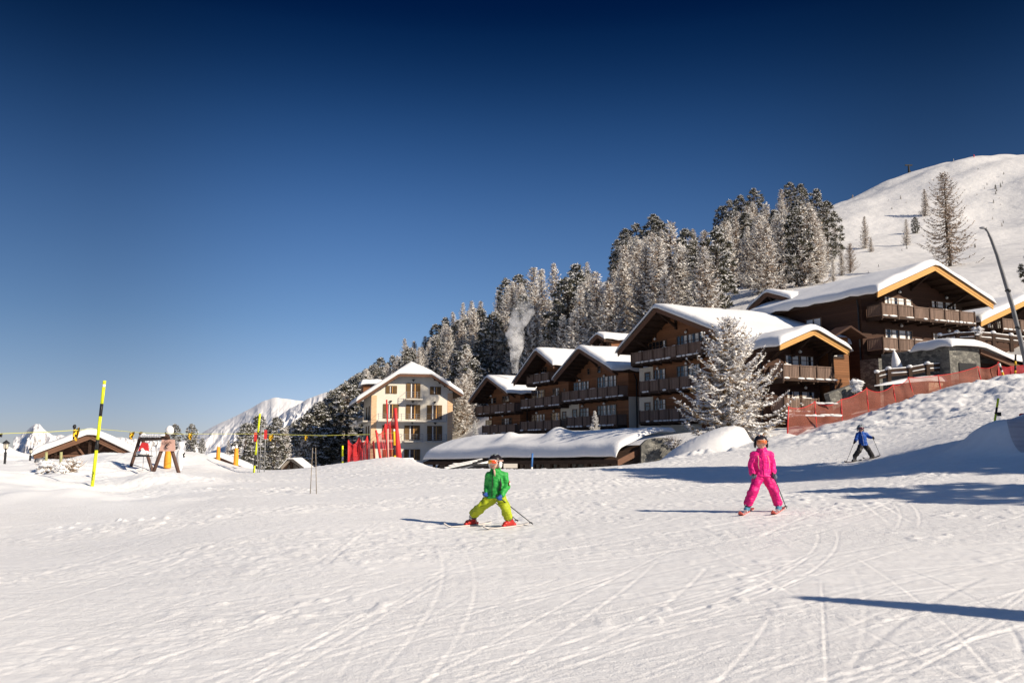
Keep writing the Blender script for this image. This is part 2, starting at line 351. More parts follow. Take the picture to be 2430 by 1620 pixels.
def zshape(x, y):
    """terrain with its mounds and banks, without the small marks"""
    z = zbase(x, y); x, y = np.asarray(x, float), np.asarray(y, float)
    # round mound of deep snow beside the stone wall
    r = np.sqrt(((x - 11.3) / 3.2) ** 2 + ((y - 51.6) / 2.6) ** 2)
    z = z + 1.65 * np.clip(1 - r ** 2.4, 0, 1) ** .55 * sstep(1.02, .8, r) + .35 * np.exp(-(((x - 13.5) / 2.2) ** 2 + ((y - 50) / 2) ** 2))
    r = np.sqrt(((x + 40.0) / 9.5) ** 2 + ((y - 68) / 5.) ** 2); z = z + 2.9 * np.exp(-r ** 4)
    # ploughed bank at the right edge
    ax, ay, bx, by = 13.6, 23.6, 24., 20.5
    L = math.hypot(bx - ax, by - ay); u = ((x - ax) * (bx - ax) + (y - ay) * (by - ay)) / L; v = (-(x - ax) * (by - ay) + (y - ay) * (bx - ax)) / L
    e = np.where(u < 0, -u, 0.); dd = np.sqrt(v * v + e * e)
    z = z + (.95 + .2 * vnoise(x * 1.1, y * 1.1, 5)) * np.exp(-(dd / 1.0) ** 2.4)
    # soft drifts off the piste, left
    off = sstep(-.02, -.14, x / np.maximum(y, 1) + .28) * sstep(17, 22, y) * sstep(90, 60, y)
    z = z + off * (.30 * fbm(x * .28, y * .17, 3, 11) + .05 * fbm(x * .9, y * .5, 2, 12))
    # rough snow thrown up along the net and along the mound
    bank = sstep(.28, .34, x / np.maximum(y, 1)) * sstep(38, 45, y) * sstep(75, 60, y)
    z = z + bank * .16 * fbm(x * .9, y * .6, 4, 31)
    lip = np.exp(-(((x - 8.2) / 5.5) ** 2 + ((y - 44.5 + (x - 8) * -.25) / 1.1) ** 2))
    z = z + lip * (.28 + .22 * fbm(x * 1.2, y * 1.0, 3, 41))
    return z
# ski tracks: (u-axis heading, centre, length, curvature, depth, width)
TRK = []
for k in range(170):
    px, py = random.uniform(-200, 2600), 1120 + 500 * random.random() ** 1.15
    d = 1.45 / max(.02, (py - 1052) / F); x0 = (px - CX) / F * d
    if px < 900: th = random.gauss(R(66), R(12))
    elif px < 1700: th = random.gauss(R(44), R(15))
    else: th = random.gauss(R(38), R(28))
    TRK.append((th, x0, d, random.uniform(3, 15), random.gauss(0, .016), random.uniform(.006, .026) * min(1.6, .6 + d / 18), random.uniform(.009, .024) * min(2.6, .6 + d / 12)))
    if random.random() < .25: TRK.append((th + .01, x0 + random.uniform(.14, .4), d + .1, TRK[-1][3], TRK[-1][4], TRK[-1][5], TRK[-1][6]))
# the long sweeping tracks seen in the photo
for (a, b, c, dep, w) in (((2330, 1240, 12.6), (1600, 1400, 8.9), (700, 1570, 6.2), .03, .045), ((2260, 1210, 14), (1500, 1290, 11.6), (0, 1500, 7.2), .025, .04), ((2200, 1150, 18), (1330, 1420, 8.6), (0, 1590, 5.9), .022, .035),
      ((2350, 1360, 9.2), (2140, 1490, 7.2), (1990, 1620, 5.6), .03, .035), ((2100, 1320, 10), (2380, 1480, 7.3), (2420, 1600, 5.7), .02, .02), ((900, 1235, 15.5), (830, 1290, 12.4), (760, 1350, 10.2), .03, .03),
      ((890, 1235, 15.5), (800, 1300, 12), (700, 1370, 9.7), .022, .025), ((720, 1240, 15), (300, 1340, 10.8), (0, 1420, 8.8), .035, .04), ((1500, 1340, 10), (900, 1500, 7.1), (300, 1620, 5.7), .024, .04)):
    a, b, c = P(*a), P(*b), P(*c); ch = Vector((c.x - a.x, c.y - a.y)); L = ch.length; th = math.atan2(ch.y, ch.x)
    m = Vector((b.x - (a.x + c.x) / 2, b.y - (a.y + c.y) / 2)); sag = -m.x * math.sin(th) + m.y * math.cos(th)
    TRK.append((th, (a.x + c.x) / 2 - math.sin(th) * sag, (a.y + c.y) / 2 + math.cos(th) * sag, L, -4 * sag / L ** 2 , dep, w))
def ground_detail(x, y):
    z = np.zeros_like(x)
    pist = sstep(-.5, -.28, x / np.maximum(y, 1) + .012 * (y - 16)) ; pist = np.where(y < 16, 1., pist)
    fade = np.clip(y / 14, .35, 2.2)
    for th, x0, y0, L, cv, dep, w in TRK:
        c, s = math.cos(th), math.sin(th); dx, dy = x - x0, y - y0
        u = dx * c + dy * s; v = -dx * s + dy * c - cv * u * u
        i = np.nonzero((np.abs(u) < L * .5) & (np.abs(v) < w * 5))[0]
        if not len(i): continue
        ui, vi = u[i], v[i] / np.sqrt(1 + (2 * cv * u[i]) ** 2)
        e = sstep(.5, .36, np.abs(ui) / L) * (.75 + .35 * vnoise(ui * 1.7, vi * 0 + th * 9, 3))
        z[i] += .19 * e * dep * (-np.exp(-(vi / w) ** 2) + .6 * np.exp(-((vi - 1.9 * w) / (1.1 * w)) ** 2) * (1 + .6 * vnoise(ui * 6, vi * 6, 4)))
    c, s = math.cos(R(40)), math.sin(R(40)); a, b = x * c + y * s, -x * s + y * c
    z += .007 * fade * fbm(a * .22, b * .75, 3, 21)
    patch = np.clip(fbm(a * .16, b * .5, 3, 22) * 1.3 + .25, 0, 1)
    z += patch * .012 * fade * np.abs(fbm(x * 4.2, y * 3.6, 4, 23)) * 1.4
    z += .003 * fade * fbm(x * 11, y * 9, 2, 24)
    chop = np.clip(fbm(x * .5, y * .5, 2, 26) - .15, 0, 1) * np.clip(vnoise(x * 6.5, y * 5.5, 25) - .35, 0, 1)
    z += .05 * chop * np.clip(y / 10, .4, 1.6)
    return z * pist * sstep(70, 50, y)
def zg(x, y): return float(zshape(np.array([x]), np.array([y]))[0])
def on(px, py, d):
    q = P(px, py, d); q.z = zg(q.x, q.y); return q
cols = np.concatenate([np.linspace(-1.5, -.66, 60)[:-1], np.linspace(-.66, .66, 760), np.linspace(.66, 1.5, 60)[1:]])
rows = np.exp(np.linspace(math.log(4.2), math.log(76.), 900))
X = (cols[None] * rows[:, None]).ravel(); Y = np.repeat(rows, len(cols))
Z = zshape(X, Y) + ground_detail(X, Y)
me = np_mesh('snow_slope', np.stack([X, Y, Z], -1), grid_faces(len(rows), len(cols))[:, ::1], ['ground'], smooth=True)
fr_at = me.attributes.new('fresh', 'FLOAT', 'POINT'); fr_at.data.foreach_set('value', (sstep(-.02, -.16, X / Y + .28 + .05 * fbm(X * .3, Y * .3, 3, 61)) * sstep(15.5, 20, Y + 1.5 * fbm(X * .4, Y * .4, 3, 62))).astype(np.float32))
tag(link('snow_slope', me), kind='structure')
MB().box((-110, -60, -1.2), (110, 6.5, -.33)).build('snow_field', 'ground')['kind'] = 'structure'
# forested hill and open slope behind
cols = np.linspace(-1.5, 1.5, 420); rows = np.exp(np.linspace(math.log(75.6), math.log(560.), 200))
X = (cols[None] * rows[:, None]).ravel(); Y = np.repeat(rows, len(cols))
Z = zshape(X, Y) + np.clip((Y - 100) / 200, 0, 1) * (1.3 * fbm(X * .03, Y * .03, 4, 51) + .9 * fbm(X * .02 + Y * .03, Y * .11 - X * .04, 3, 53) + .22 * np.clip(fbm(X * .12, Y * .05, 3, 52), 0, 2)) - .01
hillm = M('hill_snow', (.70, .685, .675), .6, var=.05, scale=.08, bump=.55, bscale=.28, spec=.2, bdist=.8)
me = np_mesh('hillside', np.stack([X, Y, Z], -1), grid_faces(len(rows), len(cols)), [hillm], smooth=True)
tag(link('hillside', me), kind='structure')
# far valley floor and mountains
MB().box((-9000, 300, -300), (9000, 12000, -160)).build('valley_floor', hillm)['kind'] = 'structure'
def mtmat(name, th):
    m, t, b = nt(name); b.inputs['Roughness'].default_value = .8; b.inputs['Specular IOR Level'].default_value = .1
    g = N(t, 'ShaderNodeNewGeometry'); s = N(t, 'ShaderNodeSeparateXYZ'); t.links.new(g.outputs['Normal'], s.inputs[0])
    n = N(t, 'ShaderNodeTexNoise', Scale=.012, Detail=8.0, Roughness=.7); t.links.new(g.outputs['Position'], n.inputs['Vector'])
    ad = N(t, 'ShaderNodeMath', operation='ADD'); t.links.new(s.outputs['Z'], ad.inputs[0]); t.links.new(n.outputs['Fac'], ad.inputs[1])
    r = N(t, 'ShaderNodeValToRGB'); t.links.new(ad.outputs[0], r.inputs['Fac'])
    r.color_ramp.elements[0].position = th; r.color_ramp.elements[0].color = (.22, .2, .19, 1)
    r.color_ramp.elements[1].position = th + .08; r.color_ramp.elements[1].color = (.85, .83, .82, 1)
    t.links.new(r.outputs[0], b.inputs['Base Color']); return m
def mountain(ridge, d1, base, d0, seed, th, amp):
    px = np.linspace(ridge[0][0], ridge[-1][0], 170); top = np.interp(px, [a[0] for a in ridge], [a[1] for a in ridge])
    top = top + (3.0 * vnoise(px * .06, px * 0, seed) + 1.5 * vnoise(px * .2, px * 0, seed)) * min(1, amp)
    T = np.concatenate([np.linspace(0, 1, 70), np.linspace(1, .2, 14)[1:]])
    V = []
    for j, t in enumerate(T):
        back = j >= 70; d = d0 + (d1 - d0) * t if not back else d1 + (d1 - d0) * (1 - t) * .6
        zt = CZ + (1060 - top) / F * d1; zb = CZ + (1060 - base) / F * d0
        x = (px - CX) / F * d; z = zb + (zt - zb) * t ** 1.25
        w = math.sin(math.pi * min(t, .97)) if not back else 0
        z = z + w * amp * (d1 * .012) * (1 - 2 * np.abs(fbm(px * .018 + seed, np.full_like(px, t * 2.2) - px * .006, 5, seed)))
        V.append(np.stack([x, np.full_like(x, d), z], -1))
    me = np_mesh('mountain', np.concatenate(V), grid_faces(len(T), len(px)), [mtmat('mountain_snow', th)], smooth=False)
    return tag(link('mountain', me), kind='structure')
mountain([(380,1062),(430,1047),(480,1030),(505,1014),(560,988),(600,967),(630,950),(655,944),(690,948),(715,952),(760,962),(830,985),(900,1010)], 4200, 1110, 2300, 3, .62, .22)
mountain([(640,1010),(690,968),(720,952),(745,940),(780,930),(800,922),(830,898),(850,886),(900,880),(980,900)], 2600, 1110, 1500, 9, .74, .55)
mountain([(540,1062),(560,1020),(580,1005),(590,1003),(620,1015)], 3000, 1105, 2000, 4, .62, .5)
mountain([(40,1040),(62,1030),(75,1019),(88,1010),(98,1006),(106,1015),(118,1028),(130,1034),(330,1042),(400,1050)], 9000, 1100, 6000, 14, .8, .8)
# ------------------------------------------------------------------ trees
class Tri:
    def __init__(s): s.v = []; s.m = []
    def tri(s, a, b, c, mi): s.v += [a, b, c]; s.m.append(mi)
    def blade(s, p, d, l, w, mi, rnd):
        side = d.cross(Vector((rnd.gauss(0, 1), rnd.gauss(0, 1), rnd.gauss(0, 1)))).normalized() * (w * .5)
        s.tri(p - side, p + side, p + d * l, mi)
    def lump(s, p, rx, rz, mi, rnd):
        q = [p + Vector((rx * math.cos(a) * rnd.uniform(.7, 1.2), rx * math.sin(a) * rnd.uniform(.7, 1.2), rnd.uniform(-.2, .2) * rz)) for a in (0, 1.26, 2.5, 3.77, 5.0)]
        t, b = p + Vector((0, 0, rz)), p - Vector((0, 0, rz * .5))
        for i in range(5): s.tri(q[i], q[(i + 1) % 5], t, mi); s.tri(q[(i + 1) % 5], q[i], b, mi)
    def mesh(s, name, mats):
        v = np.array([tuple(x) for x in s.v]); return np_mesh(name, v, np.arange(len(v)).reshape(-1, 3), mats, s.m)
def trunk_mesh(name, H, r, rnd, lean=0.):
    m = MB(); n = 9
    ps = [(rnd.gauss(0, .004) * H * (i / n) + lean * H * (i / n) ** 2, rnd.gauss(0, .004) * H * (i / n), H * i / n - (.6 if i == 0 else 0)) for i in range(n + 1)]
    m.tube(ps, [r * (1 - i / n) ** .8 + .015 for i in range(n + 1)], 7)
    return m.mesh(name, 'bark', True), [Vector(p) for p in ps]
def at_h(ps, H, z):
    t = max(0, min(.999, z / H)) * (len(ps) - 1); i = int(t); return ps[i].lerp(ps[i + 1], t - i)
def larch(seed, H, Rr, nb, frost, base=.1, mats=('twig', 'frost', 'darktwig', 'treesnow'), upturn=.5, step=.34, bl=(.35, .7), bw=.10, snow=.0, pw=.85):
    rnd = random.Random(seed); tm, ps = trunk_mesh('trunk', H, H * .014 + .05, rnd); T = Tri()
    for i in range(nb):
        t = base + (1 - base) * (i + rnd.random()) / nb; z = t * H; p0 = at_h(ps, H, z); a = i * 2.39996 + rnd.uniform(-.4, .4)
        L = Rr * ((1 - t) / (1 - base)) ** pw * rnd.uniform(.6, 1.12) + .25
        if t < base + .12: L *= rnd.uniform(.45, .95)
        el = -.32 + .75 * t + rnd.uniform(-.14, .14); fb = rnd.uniform(.5, 1.4); dh = Vector((math.cos(a), math.sin(a), 0)); n = max(3, int(L / step)); prev = p0
        for k in range(1, n + 1):
            f = k / n; p = p0 + dh * (L * f) + Vector((0, 0, L * (math.sin(el) * f - .16 * math.sin(math.pi * f) + upturn * .35 * f ** 3)))
            d = (p - prev); l = d.length; d = d.normalized(); w = .06 * (1 - f) + .022
            sd = d.cross(Vector((0, 0, 1))).normalized(); up = Vector((0, 0, w))
            T.tri(prev - up, prev + up, p, 0 if rnd.random() < .6 else 2); T.tri(prev - sd * w, prev + sd * w, p, 0)
            for side in (-1, 1, rnd.choice((-1, 1))):
                sl = rnd.uniform(*bl) * (.55 + .6 * (1 - f) + .25) * min(1, .5 + L / 3)
                dd = (sd * side * rnd.uniform(.5, 1) + d * rnd.uniform(.3, .9) + Vector((0, 0, rnd.uniform(-.55, .35)))).normalized()
                r = rnd.random(); fr = frost * fb * (.5 + .7 * f) ; mi = 1 if r < fr else (0 if r < fr + (1 - fr) * .72 else 2)
                T.blade(prev.lerp(p, rnd.random()), dd, sl, bw * rnd.uniform(.7, 1.5), mi, rnd)
                if rnd.random() < .6: T.blade(prev.lerp(p, rnd.random()) + dd * sl * .4, (dd + Vector((rnd.gauss(0, .5), rnd.gauss(0, .5), rnd.gauss(-.1, .5)))).normalized(), sl * .6, bw * rnd.uniform(.6, 1.2), 1 if rnd.random() < fr else 0, rnd)
            if snow and rnd.random() < snow * (1.15 - .6 * f): T.lump(p + Vector((0, 0, .05)), rnd.uniform(.1, .36) * (1.25 - .75 * f), rnd.uniform(.08, .2) * (1.1 - .5 * f), 3, rnd)
            prev = p
    for k in range(14): T.blade(ps[-1] - Vector((0, 0, rnd.uniform(0, .08) * H)), Vector((rnd.gauss(0, .4), rnd.gauss(0, .4), 1)).normalized(), rnd.uniform(.3, .7), bw, 1 if rnd.random() < frost else 0, rnd)
    return tm, T.mesh('crown', mats)
def pine(seed, H, Rr, nc, snow=.5, base=.14, shape='oval', cr=(.5, .95), mats=('needle', 'needle2', 'darktwig', 'treesnow'), nn=44):
    rnd = random.Random(seed); tm, ps = trunk_mesh('trunk', H, H * .018 + .05, rnd); T = Tri()
    for i in range(nc):
        t = base + (1 - base) * ((i + rnd.random()) / nc); a = i * 2.39996 + rnd.uniform(-.6, .6)
        pr = (math.sin(math.pi * min(1, max(0, (t - base * .4) / (1 - base * .4))) ** .75) ** .6 if shape == 'oval' else (1 - (t - base) / (1 - base)) ** .8)
        rad = Rr * pr * rnd.uniform(.45, 1.1); z = t * H; p0 = at_h(ps, H, z)
        c = p0 + Vector((math.cos(a) * rad, math.sin(a) * rad, rad * rnd.uniform(-.1, .3)))
        T.tri(p0 - Vector((0, 0, .07)), p0 + Vector((0, 0, .07)), c, 2)
        rc = rnd.uniform(*cr) * (.7 + .4 * pr); out = (c - p0).normalized() if rad > .05 else Vector((0, 0, 1))
        for k in range(nn):
            d = Vector((rnd.gauss(0, 1), rnd.gauss(0, 1), rnd.gauss(0, 1))).normalized(); d = (d + out * .35 + Vector((0, 0, .25))).normalized()
            q = c + Vector((d.x * rc * .5, d.y * rc * .5, d.z * rc * .32)) * rnd.random()
            T.blade(q, d, rc * rnd.uniform(.35, .75), rc * rnd.uniform(.16, .34), 0 if rnd.random() < .5 else (1 if rnd.random() < .75 else 3), rnd)
        ns = int(snow * 16 * rnd.uniform(.2, 1.3))
        for k in range(ns):
            aa, rr = rnd.uniform(0, 6.28), rc * math.sqrt(rnd.random()) * .85
            T.lump(c + Vector((math.cos(aa) * rr, math.sin(aa) * rr, rc * .42 * (1 - (rr / rc) ** 2) + rnd.uniform(-.1, .05))), rc * rnd.uniform(.1, .26), rc * rnd.uniform(.06, .13), 3, rnd)
    return tm, T.mesh('crown', mats)
def plant(name, pair, label, cat, loc, rz, sc, group=None):
    o = empty(name, label, cat, loc, rz, group); w_ = random.uniform(.86, 1.2); o.scale = (sc * w_, sc * w_ * random.uniform(.9, 1.1), sc * random.uniform(.97, 1.03)); o.rotation_euler = (random.gauss(0, .022), random.gauss(0, .022), rz)
    link('trunk', pair[0], o); link('crown', pair[1], o); return o
LARCH = [larch(100 + i, 15, rr, nb, fr, base=.05, bw=.15, bl=(.45, .95), pw=.7, snow=.12) for i, (rr, nb, fr) in enumerate(((3.5, 150, .74), (3.1, 140, .82), (3.9, 155, .68), (2.9, 130, .86), (3.4, 140, .6)))]
PINE = [pine(200 + i, 15, rr, nc, sn, base=.05, cr=(.7, 1.25)) for i, (rr, nc, sn) in enumerate(((3.5, 120, .95), (3.0, 110, 1.3), (3.9, 130, .75), (3.2, 115, 1.1)))]
BARE = larch(301, 16, 4.8, 150, .2, base=.08, bw=.12, step=.4, upturn=.7, pw=.6, bl=(.4, .8), mats=('twig', 'frost', 'darktwig', 'treesnow'))
SPRUCE = pine(310, 5, 1.05, 60, .8, base=.06, shape='cone', cr=(.22, .4), nn=34)
FROSTFIR = pine(311, 4, .8, 60, 1.6, base=.05, shape='cone', cr=(.2, .34), mats=('frost', 'needle2', 'frost', 'treesnow'), nn=26)
SKY = [(800,925,0),(822,905,0),(850,884,0),(880,868,1),(905,852,1),(930,846,1),(958,806,0),(985,812,0),(1010,800,0),(1035,772,1),(1052,752,1),(1075,745,0),(1098,722,0),(1120,714,0),(1140,714,0),
 (1163,740,1),(1182,690,0),(1205,656,1),(1230,652,1),(1265,637,0),(1290,642,0),(1325,626,0),(1347,662,1),(1370,630,1),(1395,623,0),(1425,640,0),(1445,668,0),(1470,568,1),(1492,542,1),(1520,532,1),(1560,507,1),(1577,520,1),
 (1596,530,0),(1635,546,1),(1655,540,0),(1682,546,0),(1705,538,1),(1727,487,1),(1748,474,1),(1775,462,1),(1812,439,1),(1838,478,0),(1872,445,0),(1895,431,1),(1925,432,1),(1958,452,1),(1980,480,1)]
_sx = [a[0] for a in SKY]; _sy = [a[1] for a in SKY]
LF = 'larches crowded on the forested slope'; PF = 'stone pines crowded on the forested slope'
NTREE = 0
def forest_tree(px, d, H, kind, lab=None, grp=True):
    global NTREE
    x = (px - CX) / F * d; z = zg(x, d)
    lib = PINE if kind else LARCH; pr = random.choice(lib); NTREE += 1
    if lab is None: lab = ('dark stone pine with snow on its tufts, in the forest behind the chalets' if kind else 'frosted larch with pale twigs, in the forest behind the chalets')
    return plant('stone_pine' if kind else 'larch', pr, lab, 'tree', (x, d, z - .1), random.uniform(0, 6.28), H / 15, (PF if kind else LF) if grp else None)
ds = np.linspace(118, 300, 60); TREEROW = []
for px, py, k in SKY:
    H = random.uniform(12.5, 15.5) if k else random.uniform(13, 16)
    g = zshape((px - CX) / F * ds, ds); tz = CZ + (1060 - py) / F * ds
    fr = np.interp(px, [860, 1080, 1250, 1400, 2000], [150, 146, 134, 122, 114]); e = np.abs(tz - g - H) + 50 * (ds < fr)
    d = float(ds[int(np.argmin(e))]); q = P(px, py, d); H2 = q.z - zg(q.x, d)
    TREEROW.append((px, d)); H2 = min(max(H2, 7), 21)
    forest_tree(px, d, H2, k)
_dx = [a[0] for a in TREEROW]; _dd = [a[1] for a in TREEROW]
for px in np.arange(872, 1965, 25.):
    fr = float(np.interp(px, [860, 1080, 1250, 1400, 2000], [146, 143, 132, 119, 112])); d1 = float(np.interp(px, _dx, _dd)); n = max(2, int((d1 - fr) / 19) + 1)
    for j in range(n):
        p2 = px + random.uniform(-14, 14); d = fr + (d1 - 8 - fr) * (j + random.uniform(.1, .9)) / n
        k = random.random() < .17; H = random.uniform(9.5, 15)
        x = (p2 - CX) / F * d; g = zg(x, d); lim = CZ + (1060 - (np.interp(p2, _sx, _sy) + random.uniform(12, 40))) / F * d - g
        if lim < 5 or (1685 < p2 < 1800 and d < 138): continue
        forest_tree(p2, d, min(H, lim), k)
for px, d, H in ((1084, 141, 9), (1098, 148, 9), (1108, 139, 10), (1122, 146, 8.5), (1136, 141, 9), (1092, 156, 9), (1116, 158, 8), (1090, 131, 8), (1101, 128, 9), (1113, 131, 8.5), (1124, 134, 9), (1107, 135, 10.5)): forest_tree(px, d, H, px % 4 == 0)
# shaded shoulder running down to the valley
for i in range(150):
    d = random.uniform(130, 290); px = random.uniform(660, 890); x = (px - CX) / F * d; z = zg(x, d); py = px_of(x, d, z)[1]
    if d < 150 and px > 835: continue
    k = i % 3 > 0
    H = random.uniform(9, 13.5); lim = CZ + (1060 - np.interp(px, [650, 690, 740, 790, 850, 890], [1045, 1010, 975, 930, 890, 866])) / F * d - z
    if lim < 4: continue
    H = min(H, lim); plant('stone_pine' if k else 'larch', random.choice(PINE if k else LARCH), 'dark snowy conifer on the shaded shoulder left of the hotel', 'tree', (x, d, z - .1), random.uniform(0, 6), H / 15, 'conifers on the shaded shoulder')
for px, top, bot, d, k, lab in ((575, 1000, 1125, 84, 1, 'leftmost snowy pine of the clump beside the ladder gate'), (612, 990, 1125, 92, 1, 'snowy pine standing behind the ladder gate'), (650, 987, 1122, 88, 1, 'broad snowy pine between ladder gate and tiny grey shed'),
      (676, 1010, 1120, 98, 0, 'thin frosted larch behind the tiny grey shed'), (412, 1003, 1066, 92, 1, 'small dark pine behind the swing'), (452, 1001, 1072, 88, 1, 'round topped pine just right of the swing'),
      (478, 1035, 1072, 80, 1, 'low snowy pine bush right of the swing'), (540, 1040, 1085, 90, 0, 'pale frosted larch behind the orange posts')):
    H = (bot - top) / F * d; q = P(px, bot, d)
    plant('stone_pine' if k else 'larch', random.choice(PINE if k else LARCH), lab, 'tree', (q.x, d, q.z - .2), random.uniform(0, 6), H / 15)
# trees on the open hill
def hill_tree(name, pair, H0, px, top, bot, lab, group=None):
    best = None
    for d in np.linspace(105, 380, 140):
        x = (px - CX) / F * d; b = abs(px_of(x, d, zg(x, d))[1] - bot)
        if best is None or b < best[0]: best = (b, d)
    d = float(best[1]); x = (px - CX) / F * d; H = (bot - top) / F * d
    return plant(name, pair, lab, 'tree', (x, d, zg(x, d) - .1), random.uniform(0, 6), H / H0, group)
hill_tree('larch', BARE, 16, 2274, 403, 632, 'tall bare larch with open branches, alone on the snowy hill above the chalet')
for a in ((2222, 448, 524, LARCH[4], 'small bare larch close to the left of the tall bare larch', 'larch', 15), (2172, 514, 585, LARCH[0], 'pale frosted tree of the close pair on the open hill', 'larch', 15), (2195, 512, 556, PINE[0], 'dark tree of the close pair on the open hill', 'stone_pine', 15),
          (2046, 460, 500, LARCH[4], 'thin tree near the left end of the hill skyline', 'larch', 15), (2042, 508, 556, PINE[3], 'dark little pine below the thin skyline tree', 'stone_pine', 15), (2072, 510, 592, LARCH[4], 'thin bare larch right of the dark little pine', 'larch', 15),
          (2032, 575, 648, BARE, 'spreading bare larch just above the chalet roof', 'larch', 16), (1972, 575, 655, BARE, 'spreading bare larch at the right edge of the forest', 'larch', 16), (2164, 462, 476, LARCH[4], 'tiny lone larch high on the open hill', 'larch', 15)):
    hill_tree(a[5], a[3], a[6], a[0], a[1], a[2], a[4])
for px, bot, h in ((2105, 493, 7), (2120, 480, 6), (2141, 506, 16), (2176, 492, 13), (2192, 494, 12), (2398, 450, 12), (2410, 446, 12), (2390, 486, 14), (2380, 482, 6), (2333, 470, 5), (2340, 498, 6), (2356, 495, 5), (2420, 416, 7), (2118, 520, 6), (2105, 508, 6), (2070, 505, 7), (2388, 498, 6), (2160, 598, 9), (2172, 595, 14), (2108, 606, 5)):
    hill_tree('sapling', SPRUCE, 5, px, bot - h, bot, 'tiny dark sapling poking out of the open snowy hill', 'saplings on the open hill')
for k in range(46):
    px = 2020 + 400 * random.random() ** .8; lo_ = float(np.interp(px, [2000, 2100, 2190, 2300, 2430], [480, 440, 416, 396, 388])); bot = lo_ + 14 + 190 * random.random() ** 1.2
    if 2230 < px < 2320 and bot > 480: continue
    hill_tree('sapling', SPRUCE if k % 3 else LARCH[4], 5 if k % 3 else 15, px, bot - random.uniform(4, 11), bot, 'tiny dark sapling poking out of the open snowy hill', 'saplings on the open hill')
for px, top, bot, pr, H0 in ((2000, 520, 600, LARCH[0], 15), (2012, 590, 655, LARCH[2], 15), (1990, 610, 672, LARCH[3], 15), (2085, 560, 600, LARCH[4], 15)):
    hill_tree('larch', pr, H0, px, top, bot, 'frosted larch at the thin right fringe of the forest', 'larches on the forest fringe')
q = P(2462, 665, 62); plant('stone_pine', PINE[2], 'dark pine cut off by the right edge of the photo', 'tree', (q.x, q.y, q.z - 1), 1., .30)
# ------------------------------------------------------------------ roofs, walls, balconies, windows
def snow_sheet(name, prof, y0, y1, th, parent, seed, r=.34, bulge=.14, nz=.075, front=True):
    """thick rounded snow lying on a roof profile [(s,z)...] between depths y0 and y1"""
    pr = [Vector((a, 0, b)) for a, b in prof]
    ls = [0]
    for i in range(1, len(pr)): ls.append(ls[-1] + (pr[i] - pr[i - 1]).length)
    tot = ls[-1]; D = y1 - y0
    def edge(n, L, rr):
        e = [0, .04, .1, .2, .36, .6, 1.]; e = [x * rr for x in e]
        return e + list(np.linspace(rr, L - rr, n)[1:-1]) + [L - x for x in reversed(e)]
    U = edge(26, tot, r); W = edge(max(6, int(D / .8)), D, r); V = []
    for w in W:
        for u in U:
            i = max(k for k in range(len(ls) - 1) if ls[k] <= u + 1e-9); f = (u - ls[i]) / (ls[i + 1] - ls[i])
            p = pr[i].lerp(pr[i + 1], f)
            sm = 0
            for k in range(1, len(ls) - 1): sm = max(sm, math.exp(-((u - ls[k]) / .55) ** 2))
            eu, ew = min(u, tot - u), min(w, D - w)
            g = lambda e: math.sqrt(max(0, 1 - (1 - min(e / r, 1)) ** 2))
            h = th * (.04 + .96 * g(eu) * g(ew)) * (1 - .12 * sm)
            q = Vector((u * .33 + seed * 7, w * .33, seed))
            h *= 1 + nz * 3.2 * mnoise.noise(q) + nz * 1.5 * mnoise.noise(q * 3.1)
            ou = (-1 if u < tot / 2 else 1) * bulge * math.exp(-eu / .18) * math.exp(-.0 * ew); ow = (-1 if w < D / 2 else 1) * bulge * math.exp(-ew / .18)
            dn = -.10 * math.exp(-eu / .2) * (1 + 2.6 * mnoise.noise(Vector((w * .8, seed * 5, 1))))
            V.append((p.x + ou, y0 + w + ow, p.z + h + dn))
    me = np_mesh(name, np.array(V), grid_faces(len(W), len(U)), ['snow'], smooth=True)
    o = link(name, me, parent); md = o.modifiers.new('s', 'SOLIDIFY'); md.thickness = .05; md.offset = -1
    return o
